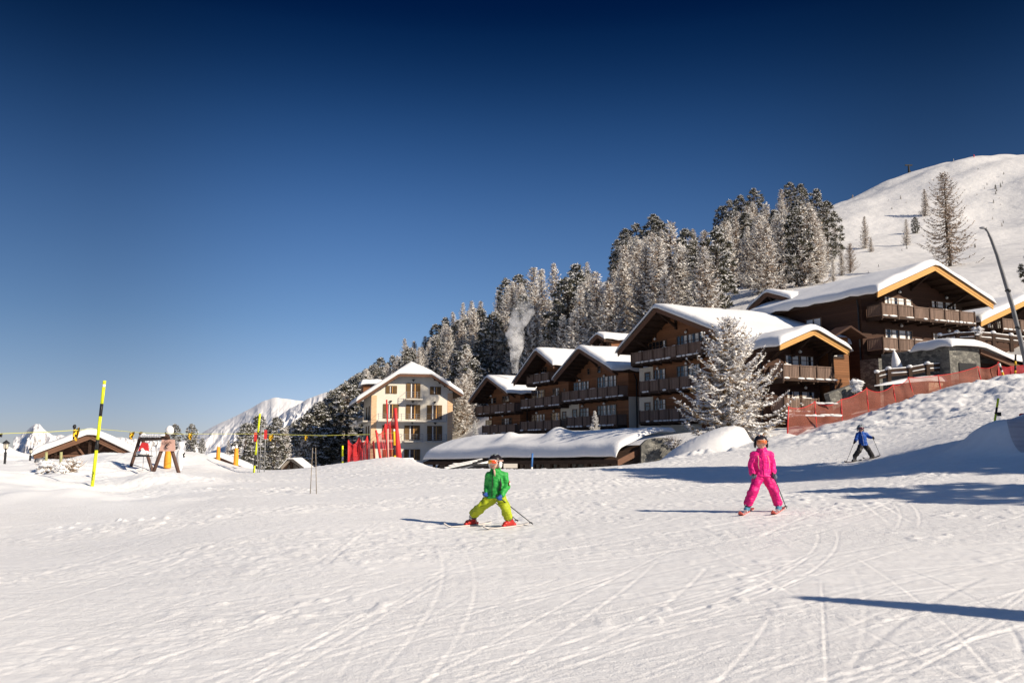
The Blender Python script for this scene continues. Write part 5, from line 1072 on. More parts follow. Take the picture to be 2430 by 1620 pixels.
# rail fences with snow caps
def fence(pts, label, h, caps=True, nrail=2):
    o = empty('rail_fence', label, 'fence', P(*pts[0])); O = o.location; Q = [P(*p) - O for p in pts]
    for i, q in enumerate(Q):
        MB().box((q.x - .12, q.y - .12, q.z - .5), (q.x + .12, q.y + .12, q.z + h)).build('post', 'beam', o)
        if caps: MB().ball(q + Vector((0, 0, h + .06)), .19, 0, 10, 7, (1.1, 1.1, .75), .2, i).build('snow_cap', 'snow', o, True)
    for i in range(len(Q) - 1):
        for k in range(nrail):
            z = Vector((0, 0, h * (.85 - .45 * k))); MB().beam(Q[i] + z, Q[i + 1] + z, .1, .2).build('rail', 'beam', o)
            a, b = Q[i] + z + Vector((0, 0, .13)), Q[i + 1] + z + Vector((0, 0, .13)); MB().tube([a.lerp(b, .05), a.lerp(b, .2), a.lerp(b, .5), a.lerp(b, .8), a.lerp(b, .95)], [.02, .055, .045, .06, .02], 7).build('rail_snow', 'snow', o, True)
    return o
fence([(2082, 908, 62), (2110, 900, 62), (2160, 896, 62), (2202, 888, 62), (2238, 886, 62.5), (2276, 888, 63)], 'lower dark rail fence with snow capped posts on the terrace behind the net', .75)
fence([(2232, 820, 66), (2272, 814, 65.5), (2318, 812, 65), (2358, 815, 65.5), (2400, 820, 66), (2440, 824, 66.5)], 'upper dark rail fence with snow capped posts above the stone garage', .8)
# railing of stacked dark bars in front of the low building
o = empty('barrier_stack', 'stack of dark metal barriers lying in front of the low building', 'barriers', P(1110, 1122, 46)); O = o.location
for k in range(7):
    a, b = P(1045 + k * 10, 1118 - (k % 4) * 5, 46 + k * .5) - O, P(1120 + k * 12, 1102 - (k % 3) * 5, 48 + k * .5) - O; m = MB().beam(a, b, .08, .12); m.build('bar', 'iron', o); MB().beam(a + Vector((0, 0, .09)), b + Vector((0, 0, .09)), .07, .03).build('bar_snow', 'snow', o)
a, b = P(1195, 1110, 49) - O, P(1228, 1104, 49) - O; MB().box((a.x, a.y, a.z), (b.x, a.y + .4, b.z + .1)).build('pale_board', 'slab', o)
# small conifers near the buildings
def small(name, pr, H0, px, bot, top, d, lab): q = P(px, bot, d); return plant(name, pr, lab, 'tree', q, random.uniform(0, 6), (bot - top) / F * d / H0)
small('small_fir', FROSTFIR, 4, 1412, 1030, 974, 66, 'slim frosted fir growing above the long low roof'); small('small_fir', FROSTFIR, 4, 1128, 1040, 1000, 84, 'small frosted fir in front of the smallest chalet of the row')
small('small_fir', SPRUCE, 5, 2216, 876, 806, 63.5, 'young snow dusted conifer before the big chalet balcony'); q = P(2130, 880, 64)
o = empty('snow_cone', 'narrow leaning cone of snow on the terrace, a wrapped shrub', 'shrub', q); MB().lathe([(.5, -.3), (.42, .2), (.3, .8), (.14, 1.35), (.05, 1.55), (0, 1.58)], n=12).build('snow_mantle', 'snow', o, True); o.rotation_euler = (0, -.12, 0)
# the big frosted tree
bt = larch(555, 9.0, 5.0, 200, .68, base=.05, mats=('goldtwig', 'frost', 'twig', 'treesnow'), upturn=.55, step=.2, bl=(.25, .6), bw=.085, snow=1.0, pw=.75)
q = P(1738, 1056, 57.5); k_ = (1056 - 760) / F * 57.5 / 9.0; plant('frosted_tree', bt, 'big spreading tree with golden twigs and heavy clumps of snow before the largest row chalet', 'tree', (q.x, q.y, q.z), .6, k_).scale = (k_ * 1.0, k_ * 1.0, k_)
# lift pylons and stakes on the ridge
def ridge_item(name, px, top, bot, m, lab, cross):
    d = float(np.linspace(250, 400, 60)[int(np.argmin([abs(px_of((px - CX) / F * dd, dd, zg((px - CX) / F * dd, dd))[1] - bot) for dd in np.linspace(250, 400, 60)]))]); x = (px - CX) / F * d; z = zg(x, d); h = (bot - top) / F * d
    o = empty(name, lab, 'pylon', (x, d, z)); MB().tube([(0, 0, -1), (0, 0, h)], [.5, .3] if cross else [.2, .15], 8).build('mast', m, o)
    if cross: MB().tube([(0, 0, -1), (2.2, 0, -.4)], .15, 6).tube([(.1, 0, h * .6), (1.6, 0, -.2)], .22, 6).box((-1.4, -.2, h - .2), (1.4, .2, h + .3)).build('crossarm', m, o)
ridge_item('lift_pylon', 2188, 388, 414, 'iron', 'dark lift pylon standing on the hill skyline', True); ridge_item('ridge_stake', 2299, 376, 392, 'steel', 'thin pale stake on the hill skyline', False); ridge_item('ridge_stake', 2350, 366, 386, 'red', 'thin red stake highest on the hill skyline', False)
# chimney smoke
m, t, b = nt('smoke'); t.nodes.remove(b); v = N(t, 'ShaderNodeVolumePrincipled'); out = t.nodes['Material Output']; t.links.new(v.outputs[0], out.inputs['Volume'])
v.inputs['Color'].default_value = (.99, .985, .98, 1); v.inputs['Anisotropy'].default_value = .2
tc = N(t, 'ShaderNodeTexCoord'); n1 = N(t, 'ShaderNodeTexNoise', Scale=.85, Detail=5.0, Roughness=.65, Distortion=.6); t.links.new(tc.outputs['Object'], n1.inputs['Vector'])
r_ = N(t, 'ShaderNodeMapRange'); r_.inputs['From Min'].default_value = .43; r_.inputs['From Max'].default_value = .66; r_.inputs['To Max'].default_value = 2.2; t.links.new(n1.outputs['Fac'], r_.inputs['Value'])
sx = N(t, 'ShaderNodeSeparateXYZ'); t.links.new(tc.outputs['Object'], sx.inputs[0]); r2 = N(t, 'ShaderNodeMapRange'); r2.inputs['From Min'].default_value = 5.5; r2.inputs['From Max'].default_value = 9.5; r2.inputs['To Min'].default_value = 1.; r2.inputs['To Max'].default_value = .12; t.links.new(sx.outputs['Z'], r2.inputs['Value'])
mu = N(t, 'ShaderNodeMath', operation='MULTIPLY'); t.links.new(r_.outputs[0], mu.inputs[0]); t.links.new(r2.outputs[0], mu.inputs[1]); t.links.new(mu.outputs[0], v.inputs['Density'])
q = P(1223, 885, 112); s = 112 / F
pl = [(0, 0, .45), (-2, 30, .6), (3, 60, .95), (-1, 95, 1.35), (2, 115, 1.2), (12, 135, 1.4), (22, 155, 1.6), (30, 178, 1.1)]
o = MB().tube([(a * s, .3 * math.sin(b_), b_ * s) for a, b_, r0 in pl], [r0 for a, b_, r0 in pl], 14).build('smoke', m, None, True); o.location = q; tag(o, kind='stuff')
# ------------------------------------------------------------------ skiers
def solid(name, mb, m, parent, vox=.012, it=6, wr=0., seed=0, ws=9.):
    o = mb.build(name, m, None); md = o.modifiers.new('r', 'REMESH'); md.mode = 'VOXEL'; md.voxel_size = vox; sm = o.modifiers.new('s', 'SMOOTH'); sm.factor = .5; sm.iterations = it
    dg = bpy.context.evaluated_depsgraph_get(); ev = o.evaluated_get(dg); me = bpy.data.meshes.new_from_object(ev); me.name = name
    if not me.materials: me.materials.append(mat[m])
    bpy.data.objects.remove(o); me.update()
    if wr:
        ns = [v.normal.copy() for v in me.vertices]
        for v, n_ in zip(me.vertices, ns):
            c = v.co * ws + Vector((seed, 0, 0)); v.co += n_ * wr * (mnoise.noise(c) + .6 * mnoise.noise(Vector((c.x * 1.3, c.y * 1.3, c.z * 3.5))))
    me.polygons.foreach_set('use_smooth', [True] * len(me.polygons)); me.update(); return link(name, me, parent)
def chain(mb, pts, rad, n=14, flat=()):
    """capsule chain of tapering limbs; radii may be (rx, ry) for a flattened torso"""
    rad = [(r, r) if not hasattr(r, '__len__') else r for r in rad]
    for i in range(len(pts) - 1):
        p, q = Vector(pts[i]), Vector(pts[i + 1]); d = (q - p).normalized(); ax = Vector((1, 0, 0)); x = (ax - d * ax.dot(d))
        x = x.normalized() if x.length > .2 else Vector((0, 1, 0)); y = d.cross(x); b = len(mb.v)
        for k in range(7):
            f = k / 6; c = p.lerp(q, f); r0, r1 = rad[i][0] + (rad[i + 1][0] - rad[i][0]) * f, rad[i][1] + (rad[i + 1][1] - rad[i][1]) * f
            for j in range(n): a = 2 * math.pi * j / n; mb.v.append(tuple(c + x * r0 * math.cos(a) + y * r1 * math.sin(a)))
        for k in range(6):
            for j in range(n): j2 = (j + 1) % n; mb.f.append((b + k * n + j, b + k * n + j2, b + (k + 1) * n + j2, b + (k + 1) * n + j)); mb.m.append(0)
        mb.f.append(tuple(b + j for j in reversed(range(n)))); mb.m.append(0); mb.f.append(tuple(b + 6 * n + j for j in range(n))); mb.m.append(0)
    for i, (p, r) in enumerate(zip(pts, rad)):
        if i in flat: continue
        mb.ball(p, 1, 0, 14, 9, (r[0] * .99, r[1] * .99, min(r[0], r[1]) * .95))
    return mb
def skier(label, loc, J, C, yaw, hz):
    o = empty('person', label, 'person', loc); V3 = Vector
    L, Rr = J['L'], J['R']; hem, chest, neck, head = V3(J['hem']), V3(J['chest']), V3(J['neck']), V3(J['head'])
    Mh = Matrix.Translation(head - V3((0, 0, .012))) @ Matrix.Rotation(yaw, 4, 'Z') @ Matrix.Scale(1.05, 4)
    # body: one continuous surface
    b = MB(); chain(b, [hem, hem.lerp(chest, .5), chest, neck], [(.10, .08), (.10, .08), (.11, .085), (.045, .045)]); chain(b, [neck, head - V3((0, 0, .03))], [.045, .06])
    for s in (L, Rr):
        chain(b, [chest + V3((0, 0, .05)), s['sh'], s['el'], s['wr']], [.06, .042, .034, .026]); chain(b, [hem, s['hip'], s['kn'], s['an']], [.07, .07, .05, .038])
    hd = MB().ball((0, 0, 0), .088, 0, 18, 12, (.93, 1.05, 1.12)).ball((0, -.045, -.07), .045, 0, 12, 8, (1, .9, .8)).ball((0, -.098, -.022), .017, 0, 8, 6, (.75, 1, 1.2)).ball((.055, 0, -.02), .03, 0, 8, 6).ball((-.055, 0, -.02), .03, 0, 8, 6).ball((.035, -.062, -.045), .026, 0, 8, 6).ball((-.035, -.062, -.045), .026, 0, 8, 6)
    b.add([Mh @ V3(v) for v in hd.v], hd.f); solid('body', b, 'skin', o, .009, 3)
    mo = MB().add([Mh @ V3(v) for v in MB().ball((0, -.083, -.072), .016, 0, 10, 6, (1.3, .5, .35)).v], MB().ball((0, 0, 0), 1, 0, 10, 6).f); mo.build('mouth', 'lip', o, True)
    # jacket and trousers
    j = MB(); w = hem.lerp(chest, .45); hl = hem - V3((0, 0, .035)); rl = (J['rh'][0] + .012, J['rh'][1] + .012)
    chain(j, [hl, hem + V3((0, 0, .03)), w, chest, chest.lerp(neck, .62)], [rl, J['rh'], J['rw'], J['rc'], (.115, .085)], flat=(0,)); chain(j, [chest.lerp(neck, .6), neck + V3((0, -.004, .05))], [(.105, .09), (.083, .085)], flat=(1,))
    for s in (L, Rr): chain(j, [chest.lerp(neck, .62), s['sh'] + V3((0, 0, .005)), s['el'], s['wr']], [.075, .072, .060, .052])
    solid('jacket', j, C['jacket'], o, .010, 3, .017, J['seed'], 13.)
    t = MB()
    for s in (L, Rr): chain(t, [hem + V3((0, 0, .05)), s['hip'], s['kn'], s['an'], s['cuff']], [(.118, .098), .098, .087, .082, .086], flat=(4,))
    tr = solid('trousers', t, C['trousers'], o, .010, 3, .016, J['seed'] + 3, 12.)
    # front zip and hem band
    z = MB(); f = lambda q, r: q + V3((math.sin(yaw) * r, -math.cos(yaw) * r, 0)); z.tube([f(hem, J['rh'][1] + .006), f(w, J['rw'][1] + .008), f(chest, J['rc'][1] + .008), f(neck + V3((0, 0, .03)), .088)], .006, 6); z.build('zip', C['zip'], o, True)
    for s in (L, Rr):
        # boots point along the ski
        sd = V3((J['ski'][0], J['ski'][1], 0)).normalized(); g = s['foot']; m = MB(); chain(m, [g - sd * .07 + V3((0, 0, .045)), g + sd * .09 + V3((0, 0, .04))], [.048, .045]); chain(m, [g - sd * .045 + V3((0, 0, .06)), s['cuff'] + (s['an'] - s['cuff']) * .2], [.055, .058])
        bo = solid('boot', m, C['boot'], o, .009, 3)
        MB().tube([g.lerp(s['cuff'], .55) - sd * .012 + V3((0, 0, .03)), s['cuff'] + (s['an'] - s['cuff']) * .5 - sd * .008], [.068, .067], 12).build('boot_cuff', 'dark_boot', bo, True)
        bk = MB()
        for k in (.3, .6, .85): c = (g - sd * .03 + V3((0, 0, .07))).lerp(s['cuff'], k) + sd * .058; n_ = V3((-sd.y, sd.x, 0)); bk.tube([c - n_ * .035, c + n_ * .035], .010, 6)
        bk.build('buckles', C['buckle'], bo, True)
        # gloves: palm, four fingers and a thumb closed round the pole grip
        h = s['hand']; d = (h - s['wr']).normalized(); pd = (s['tip'] - h).normalized(); a = d.cross(pd); a = a.normalized() if a.length > .1 else V3((0, -1, 0)); m = MB()
        chain(m, [s['wr'] - d * .02, s['wr'] + d * .02, h], [.042, .036, (.034, .028)])
        for k in range(4):
            e = pd * (.024 * (k - 1.5)); l = (.036, .042, .04, .032)[k]; chain(m, [h + e, h + e + d * l, h + e + d * l * .95 + a * .03, h + e + d * .012 + a * .043], [.0135, .0125, .0115, .010], 8)
        chain(m, [h - d * .02 + a * .012, h + a * .035 - pd * .025, h + a * .04 + d * .02 - pd * .02], [.014, .013, .011], 8)
        solid('glove', m, C['glove'], o, .006, 2)
        # pole: held, so a thing of its own
        po = empty('ski_pole', s['plabel'], 'ski pole', loc, 0, 'ski poles'); g0 = h - pd * .07; MB().tube([g0, h + pd * .06, h + pd * .07], [.017, .015, .008], 8).build('grip', 'black', po, True); MB().tube([h + pd * .06, s['tip']], [.0085, .007], 6).build('shaft', C['pole'], po, True)
        bk = s['tip'] - pd * .05; MB().lathe([(.006, .012), (.036, 0), (.036, -.008), (.006, -.006)], bk, 10).build('basket', 'black', po, True); MB().tube([g0, g0 + V3((.02, -.03, -.05)), g0 + V3((.0, -.02, -.1))], .005, 5).build('strap', 'black', po)
        # ski
        so = empty('ski', s['slabel'], 'ski', loc, 0, 'skis'); n_ = V3((-sd.y, sd.x, 0)); Ls = J['len']; vs = []; fs = []; K = 16
        for k in range(K + 1):
            f_ = k / K; q = g + sd * (Ls * (f_ - .42)); W = .043 - .012 * math.sin(math.pi * f_) if f_ < .93 else .043 * math.sqrt(max(.05, 1 - ((f_ - .93) / .07) ** 2)); up = .07 * max(0, (f_ - .86) / .14) ** 2 + .012 * max(0, (.06 - f_) / .06)
            zz = s['skiz'](q) + up
            vs += [(q - n_ * W + V3((0, 0, zz - q.z + .003))), (q + n_ * W + V3((0, 0, zz - q.z + .003))), (q + n_ * W + V3((0, 0, zz - q.z + .018))), (q - n_ * W + V3((0, 0, zz - q.z + .018)))]
            if k: i = 4 * (k - 1); fs += [(i + c, i + (c + 1) % 4, i + 4 + (c + 1) % 4, i + 4 + c) for c in range(4)]
        fs += [(3, 2, 1, 0), (4 * K, 4 * K + 1, 4 * K + 2, 4 * K + 3)]
        MB().add(vs, fs).build('board', C['ski'], so); m = MB(); top = V3((0, 0, .02))
        for c0, c1 in ((.10, .15), (-.14, -.085)): a_, b_ = g + sd * c0, g + sd * c1; m.beam(a_ + V3((0, 0, s['skiz'](a_) - a_.z + .035)), b_ + V3((0, 0, s['skiz'](b_) - b_.z + .035)), .055, .04)
        m.build('binding', C['bind'], so); m = MB()
        for f_ in (.62, .76): q = g + sd * (Ls * (f_ - .42)); q2 = q + sd * .12; m.beam(q + V3((0, 0, s['skiz'](q) - q.z + .0195)), q2 + V3((0, 0, s['skiz'](q2) - q2.z + .0195)), .05, .004)
        m.build('ski_stripe', C['stripe'], so)
    # helmet, goggles
    hm = MB(); n, k_ = 22, 12
    for i in range(k_ + 1):
        th = (math.pi * .60) * i / k_
        for q in range(n):
            a = 2 * math.pi * q / n; d = V3((math.sin(th) * math.cos(a), math.sin(th) * math.sin(a), math.cos(th))); lim = d.copy()
            r = V3((.112, .125, .118)); p = V3((d.x * r.x, d.y * r.y + .008, d.z * r.z + .022))
            if p.y < -.02 and p.z < .045: p.z = .045 + (p.z - .045) * .05; 
            hm.v.append(tuple(Mh @ p))
    for i in range(k_):
        for q in range(n): q2 = (q + 1) % n; hm.f.append((i * n + q, (i + 1) * n + q, (i + 1) * n + q2, i * n + q2)); hm.m.append(0)
    he = hm.build('helmet', C['helmet'], o, True); he.modifiers.new('s', 'SOLIDIFY').thickness = .012
    for sx_ in (-1, 1): q = MB().ball((sx_ * .1, .005, -.03), .05, 0, 10, 8, (.45, .9, 1.2)); MB().add([Mh @ V3(v) for v in q.v], q.f).build('ear_pad', C['pads'], he, True)
    m = MB()
    for sx_ in (-.035, .035):
        q = MB().beam((sx_, -.07, .122), (sx_, .02, .14), .016, .012); m.add([Mh @ V3(v) for v in q.v], q.f)
    m.build('vents', C['vent'], he)
    g = MB(); n = 13
    for s0, s1, nm in ((-.004, .0, 'frame'), ):
        pass
    def lens(dz0, dz1, rr, a0):
        vs = []; fs = []
        for i in range(n):
            a = -a0 + 2 * a0 * i / (n - 1); x, y = rr * math.sin(a), -rr * 1.12 * math.cos(a); nose = .014 * math.exp(-(a / .22) ** 2); e = 1 - .25 * abs(a / a0) ** 3
            for kz in range(5): f_ = kz / 4; z_ = (dz0 + nose) * (1 - f_) * e + dz1 * f_ * e + .012; vs.append(Mh @ V3((x, y - .010 * math.sin(math.pi * f_), z_)))
        for i in range(n - 1):
            for kz in range(4): k = i * 5 + kz; fs.append((k, k + 5, k + 6, k + 1))
        return vs, fs
    gf = MB().add(*lens(-.044, .042, .103, 1.02)).build('goggles', C['gogframe'], o, True); gf.modifiers.new('s', 'SOLIDIFY').thickness = .014
    gl = MB().add(*lens(-.034, .034, .108, .92)).build('lens', C['lens'], gf, True); gl.modifiers.new('s', 'SOLIDIFY').thickness = .004
    m = MB(); m.tube([Mh @ V3((.118 * math.sin(a), -.128 * math.cos(a) + .008, .03)) for a in np.linspace(1.0, 2 * math.pi - 1.0, 16)], .011, 6); m.build('goggle_strap', C['strap'], gf, True)
    return o, Mh
def M2(n, c, r=.55, v=.12): mat[n] = M(n, c, r, var=v, scale=7, bump=.25, bscale=30, bdist=.01)
mat['skin'] = M('skin', (.62, .36, .26), .55, var=.06, scale=12); mat['lip'] = M('lip', (.42, .13, .12), .5)
M2('green_cloth', (.03, .32, .055)); M2('lime_cloth', (.37, .43, .015)); M2('pink_cloth', (.80, .012, .22)); M2('pink_dark', (.70, .01, .18)); M2('blue_cloth', (.01, .075, .36)); M2('black_cloth', (.022, .019, .02)); M2('blue_glove', (.02, .07, .30)); M2('grey_glove', (.14, .17, .22)); M2('red_boot', (.40, .025, .02), .35); M2('teal_boot', (.06, .2, .3), .35); M2('dark_boot', (.05, .05, .055), .35); M2('white_shell', (.7, .68, .66), .35); M2('dark_shell', (.02, .016, .018), .3); M2('grey_shell', (.2, .23, .25), .3); M2('silver', (.45, .45, .46), .35); M2('ski_white', (.62, .58, .55), .35); M2('ski_dark', (.06, .05, .05), .35); M2('ski_red', (.5, .08, .06), .35); M2('wine', (.12, .015, .03), .4)
def lensmat(n, c0, c1):
    m, t, b = nt(n); b.inputs['Roughness'].default_value = .12; b.inputs['Specular IOR Level'].default_value = .8; tc = N(t, 'ShaderNodeTexCoord'); s = N(t, 'ShaderNodeSeparateXYZ'); t.links.new(tc.outputs['Generated'], s.inputs[0]); r = N(t, 'ShaderNodeValToRGB'); t.links.new(s.outputs['X'], r.inputs['Fac']); r.color_ramp.elements[0].color = (*c0, 1); r.color_ramp.elements[1].color = (*c1, 1); r.color_ramp.elements[0].position = .1; r.color_ramp.elements[1].position = .55; t.links.new(r.outputs[0], b.inputs['Base Color']); mat[n] = m
lensmat('lens_fire', (.95, .5, .03), (.85, .09, .02)); lensmat('lens_orange', (.62, .2, .06), (.62, .16, .05)); lensmat('lens_wine', (.10, .01, .02), (.13, .015, .03))
def pose(loc, d):
    """turn plain tuples into vectors; feet go to the snow, skis lie on it"""
    for k in ('L', 'R'):
        s = d[k]
        for q in ('sh', 'el', 'wr', 'hand', 'hip', 'kn', 'an', 'tip'): s[q] = Vector(s[q])
        f = Vector((*s['foot'], 0)); f.z = zg(loc.x + f.x, loc.y + f.y) - loc.z + .022; s['foot'] = f
        s['tip'].z += zg(loc.x + s['tip'].x, loc.y + s['tip'].y) - loc.z
        sd = Vector((d['ski'][0], d['ski'][1], 0)).normalized(); Ls = d['len']
        a, b = f - sd * Ls * .42, f + sd * Ls * .58; za, zb_ = [max(zg(loc.x + q.x, loc.y + q.y) - loc.z, f.z - .06) + .012 for q in (a, b)]
        def skiz(q, a=a, sd=sd, za=za, zb_=zb_, Ls=Ls, fz=f.z): u = (q - a).dot(sd) / Ls; lin = za + (zb_ - za) * u; return lin + (fz - .02 - (za + (zb_ - za) * .42)) * max(0, 1 - abs(u - .42) * 2)
        s['skiz'] = skiz; s['cuff'] = s['an'] + (f + Vector((0, 0, .08)) - s['an']) * .30
    return d
def lbl(side, who): return dict(plabel='thin ski pole in the %s hand of the child in %s' % (side, who), slabel='short ski under the %s boot of the child in %s' % (side, who))
# child in green
loc = on(1177, 1252, 14.8)
A = pose(loc, dict(seed=2, ski=(-.66, -.62), len=1.05, hem=(-.005, .01, .52), chest=(.004, 0, .80), neck=(-.005, -.012, .945), head=(-.015, -.03, 1.10), rh=(.155, .115), rw=(.138, .105), rc=(.142, .11),
    L=dict(sh=(-.118, .0, .865), el=(-.150, .07, .70), wr=(-.155, .0, .585), hand=(-.185, -.04, .555), hip=(-.075, .02, .485), kn=(-.245, .03, .335), an=(-.385, .20, .215), foot=(-.43, .24), tip=(.38, .62, .02), **lbl('right', 'green')),
    R=dict(sh=(.140, .0, .865), el=(.185, .01, .69), wr=(.105, -.15, .555), hand=(.06, -.20, .505), hip=(.085, 0, .485), kn=(.16, -.11, .33), an=(.205, -.06, .18), foot=(.225, -.05), tip=(.63, .12, .02), **lbl('left', 'green'))))
go, Mh = skier('child skier in green jacket and lime trousers with orange goggles, leaning into a turn', loc, A, dict(jacket='green_cloth', trousers='lime_cloth', zip='black_cloth', boot='red_boot', buckle='white_shell', glove='blue_glove', pole='iron', ski='ski_white', bind='red', stripe='ski_dark', helmet='dark_shell', pads='white_shell', vent='grey_shell', gogframe='white_shell', lens='lens_fire', strap='panel'), R(-34), 0)
MB().box((-.0, 0, 0), (.001, .001, .001))
# white arm badge with red rim, dark side panel, boot liners
q = Vector((.228, -.035, .735)); MB().ball(q, .035, 0, 10, 7, (.45, .8, 1.2)).build('arm_badge', 'red', go, True); MB().ball(q + Vector((.006, -.018, -.006)), .024, 0, 10, 7, (.5, .7, 1.1)).build('badge_heart', 'lampwhite', go, True)
MB().tube([(.075, -.115, .83), (.085, -.122, .72), (.06, -.115, .62)], [.006, .018, .02], 7).build('side_panel', 'black_cloth', go, True)
MB().tube([(-.035, -.095, .975), (-.025, -.112, .93), (-.018, -.122, .86)], [.014, .018, .006], 8).build('inner_shirt', 'panel', go, True)
# child in pink
loc = on(1812.6, 1217, 15.4)
B = pose(loc, dict(seed=5, ski=(-.45, -.95), len=1.2, hem=(0, .0, .655), chest=(.004, 0, .935), neck=(-.005, -.01, 1.085), head=(-.012, -.015, 1.235), rh=(.142, .11), rw=(.132, .105), rc=(.148, .112),
    L=dict(sh=(-.138, .0, 1.005), el=(-.185, .03, .84), wr=(-.19, -.02, .685), hand=(-.178, -.045, .635), hip=(-.08, .0, .60), kn=(-.185, -.05, .38), an=(-.268, .0, .175), foot=(-.285, .04), tip=(-.07, .85, .02), **lbl('right', 'pink')),
    R=dict(sh=(.145, .0, 1.005), el=(.195, .03, .84), wr=(.185, -.02, .685), hand=(.185, -.055, .64), hip=(.085, 0, .60), kn=(.18, -.05, .38), an=(.25, .0, .17), foot=(.265, .0), tip=(.52, .36, .02), **lbl('left', 'pink'))))
pk, Mh = skier('child skier in all pink suit and black helmet, standing with skis apart', loc, B, dict(jacket='pink_cloth', trousers='pink_dark', zip='pink_dark', boot='teal_boot', buckle='white_shell', glove='grey_glove', pole='iron', ski='ski_red', bind='white_shell', stripe='ski_white', helmet='dark_shell', pads='dark_shell', vent='panel', gogframe='panel', lens='lens_orange', strap='dark_shell'), R(-4), 0)
for x in (-1, 1): MB().tube([(x * .085 - .01, -.088, 1.0), (x * .09, -.112, .93), (x * .10, -.112, .84), (x * .085, -.118, .76)], .006, 6).build('light_piping', 'panel', pk, True)
hp = MB().ball((-.012, -.01, 1.375), .035, 0, 10, 8, (1.2, 1.1, .7), .3); hp.build('helmet_tuft', 'lampwhite', pk, True)
# child in blue
loc = on(2049.7, 1091, 30)
Cc = pose(loc, dict(seed=9, ski=(-.62, -.5), len=1.1, hem=(.02, .02, .56), chest=(-.02, 0, .83), neck=(-.06, -.02, .97), head=(-.075, -.04, 1.115), rh=(.15, .115), rw=(.14, .11), rc=(.155, .115),
    L=dict(sh=(-.16, .0, .905), el=(-.215, .0, .77), wr=(-.30, -.1, .675), hand=(-.345, -.12, .645), hip=(-.06, .02, .52), kn=(-.19, -.06, .32), an=(-.29, .02, .16), foot=(-.31, .05), tip=(-.59, .08, .02), **lbl('right', 'blue')),
    R=dict(sh=(.125, .0, .91), el=(.205, .0, .835), wr=(.27, -.1, .80), hand=(.305, -.12, .785), hip=(.09, .02, .52), kn=(.19, -.06, .32), an=(.30, .02, .16), foot=(.325, .05), tip=(.67, .2, .02), **lbl('left', 'blue'))))
bl, Mh = skier('child skier in blue jacket and black trousers, farther up the slope', loc, Cc, dict(jacket='blue_cloth', trousers='black_cloth', zip='silver', boot='dark_boot', buckle='silver', glove='black_cloth', pole='iron', ski='ski_dark', bind='black', stripe='wine', helmet='grey_shell', pads='silver', vent='dark_shell', gogframe='grey_shell', lens='lens_wine', strap='black'), R(-14), 0)
# a skier just outside the right edge: only the ski tips and a pole tip reach into the photo
loc = on(2478, 968, 30)
D = pose(loc, dict(seed=12, ski=(-.8, -.25), len=1.65, hem=(0, 0, .86), chest=(0, 0, 1.2), neck=(-.02, -.02, 1.42), head=(-.03, -.04, 1.58), rh=(.18, .13), rw=(.165, .125), rc=(.18, .13),
    L=dict(sh=(-.19, 0, 1.33), el=(-.25, -.05, 1.06), wr=(-.28, -.2, .92), hand=(-.30, -.24, .89), hip=(-.08, 0, .82), kn=(-.12, -.12, .48), an=(-.14, .0, .2), foot=(-.14, .0), tip=(-.72, -.1, .02), plabel='pole tip reaching in at the right edge of the photo', slabel='dark ski tip reaching in at the right edge'),
    R=dict(sh=(.19, 0, 1.33), el=(.26, -.02, 1.07), wr=(.27, -.18, .92), hand=(.27, -.22, .89), hip=(.09, 0, .82), kn=(.14, -.12, .48), an=(.16, .05, .2), foot=(.17, .3), tip=(.5, .3, .02), plabel='far ski pole of the skier beyond the right edge', slabel='far ski of the skier beyond the right edge')))
skier('skier in dark clothes standing just beyond the right edge of the photo', loc, D, dict(jacket='black_cloth', trousers='dark_boot', zip='silver', boot='dark_boot', buckle='silver', glove='black_cloth', pole='iron', ski='ski_dark', bind='black', stripe='silver', helmet='dark_shell', pads='dark_shell', vent='grey_shell', gogframe='dark_shell', lens='lens_wine', strap='black'), R(-30), 0)
# ------------------------------------------------------------------ trees beyond the right edge whose shadows cross the piste
def caster(name, pr, x, y, H, H0, lab, tilt=0):
    o = plant(name, pr, lab, 'tree', (x, y, zg(x, y) - .2), 1., H / H0); return o
CASTERS = []
for i, (x, y, H, nm) in enumerate(((24.6, 18.7, 12.3, 'tallest'), (23.9, 17.2, 10.6, 'second tallest'), (23.2, 16.1, 9.0, 'lowest'))):
    CASTERS += [('stone_pine', PINE[i % 4], x, y, H, 15, nm + ' pine of the front row beyond the right edge, its shadow on the piste'), ('stone_pine', PINE[(i + 1) % 4], x + 3.4, y - 2.6, H + 1.5, 15, nm + ' pine of the back row beyond the right edge')]
CASTERS += [('stone_pine', PINE[1], 18.2, 12.3, 6.4, 15, 'farther small pine beyond the right edge shading the middle of the piste'), ('stone_pine', PINE[3], 17.6, 11.1, 5.8, 15, 'nearer small pine beyond the right edge shading the middle of the piste')]
for c in CASTERS: caster(*c)
q = Vector((10.4, 3.5, -.35)); o = empty('shadow_column', 'unseen bulging column added beyond the right edge to throw the thin near shadow', 'mast', q)  # unseen column, added only to throw the near streak of shadow
MB().tube([(0, 0, -.5), (.02, 0, 1.5), (-.03, .05, 3), (.02, 0, 4.2), (0, 0, 5.75)], [.46, .44, .40, .34, .1], 10).build('caster_shaft', 'blue', o, True); MB().ball((0, 0, 3.9), .55, 0, 10, 7, (1, 1, .8)).build('shadow_bulge', 'steel', o, True)  # thick shaft and ball are shaped for the bulging outline of that shadow
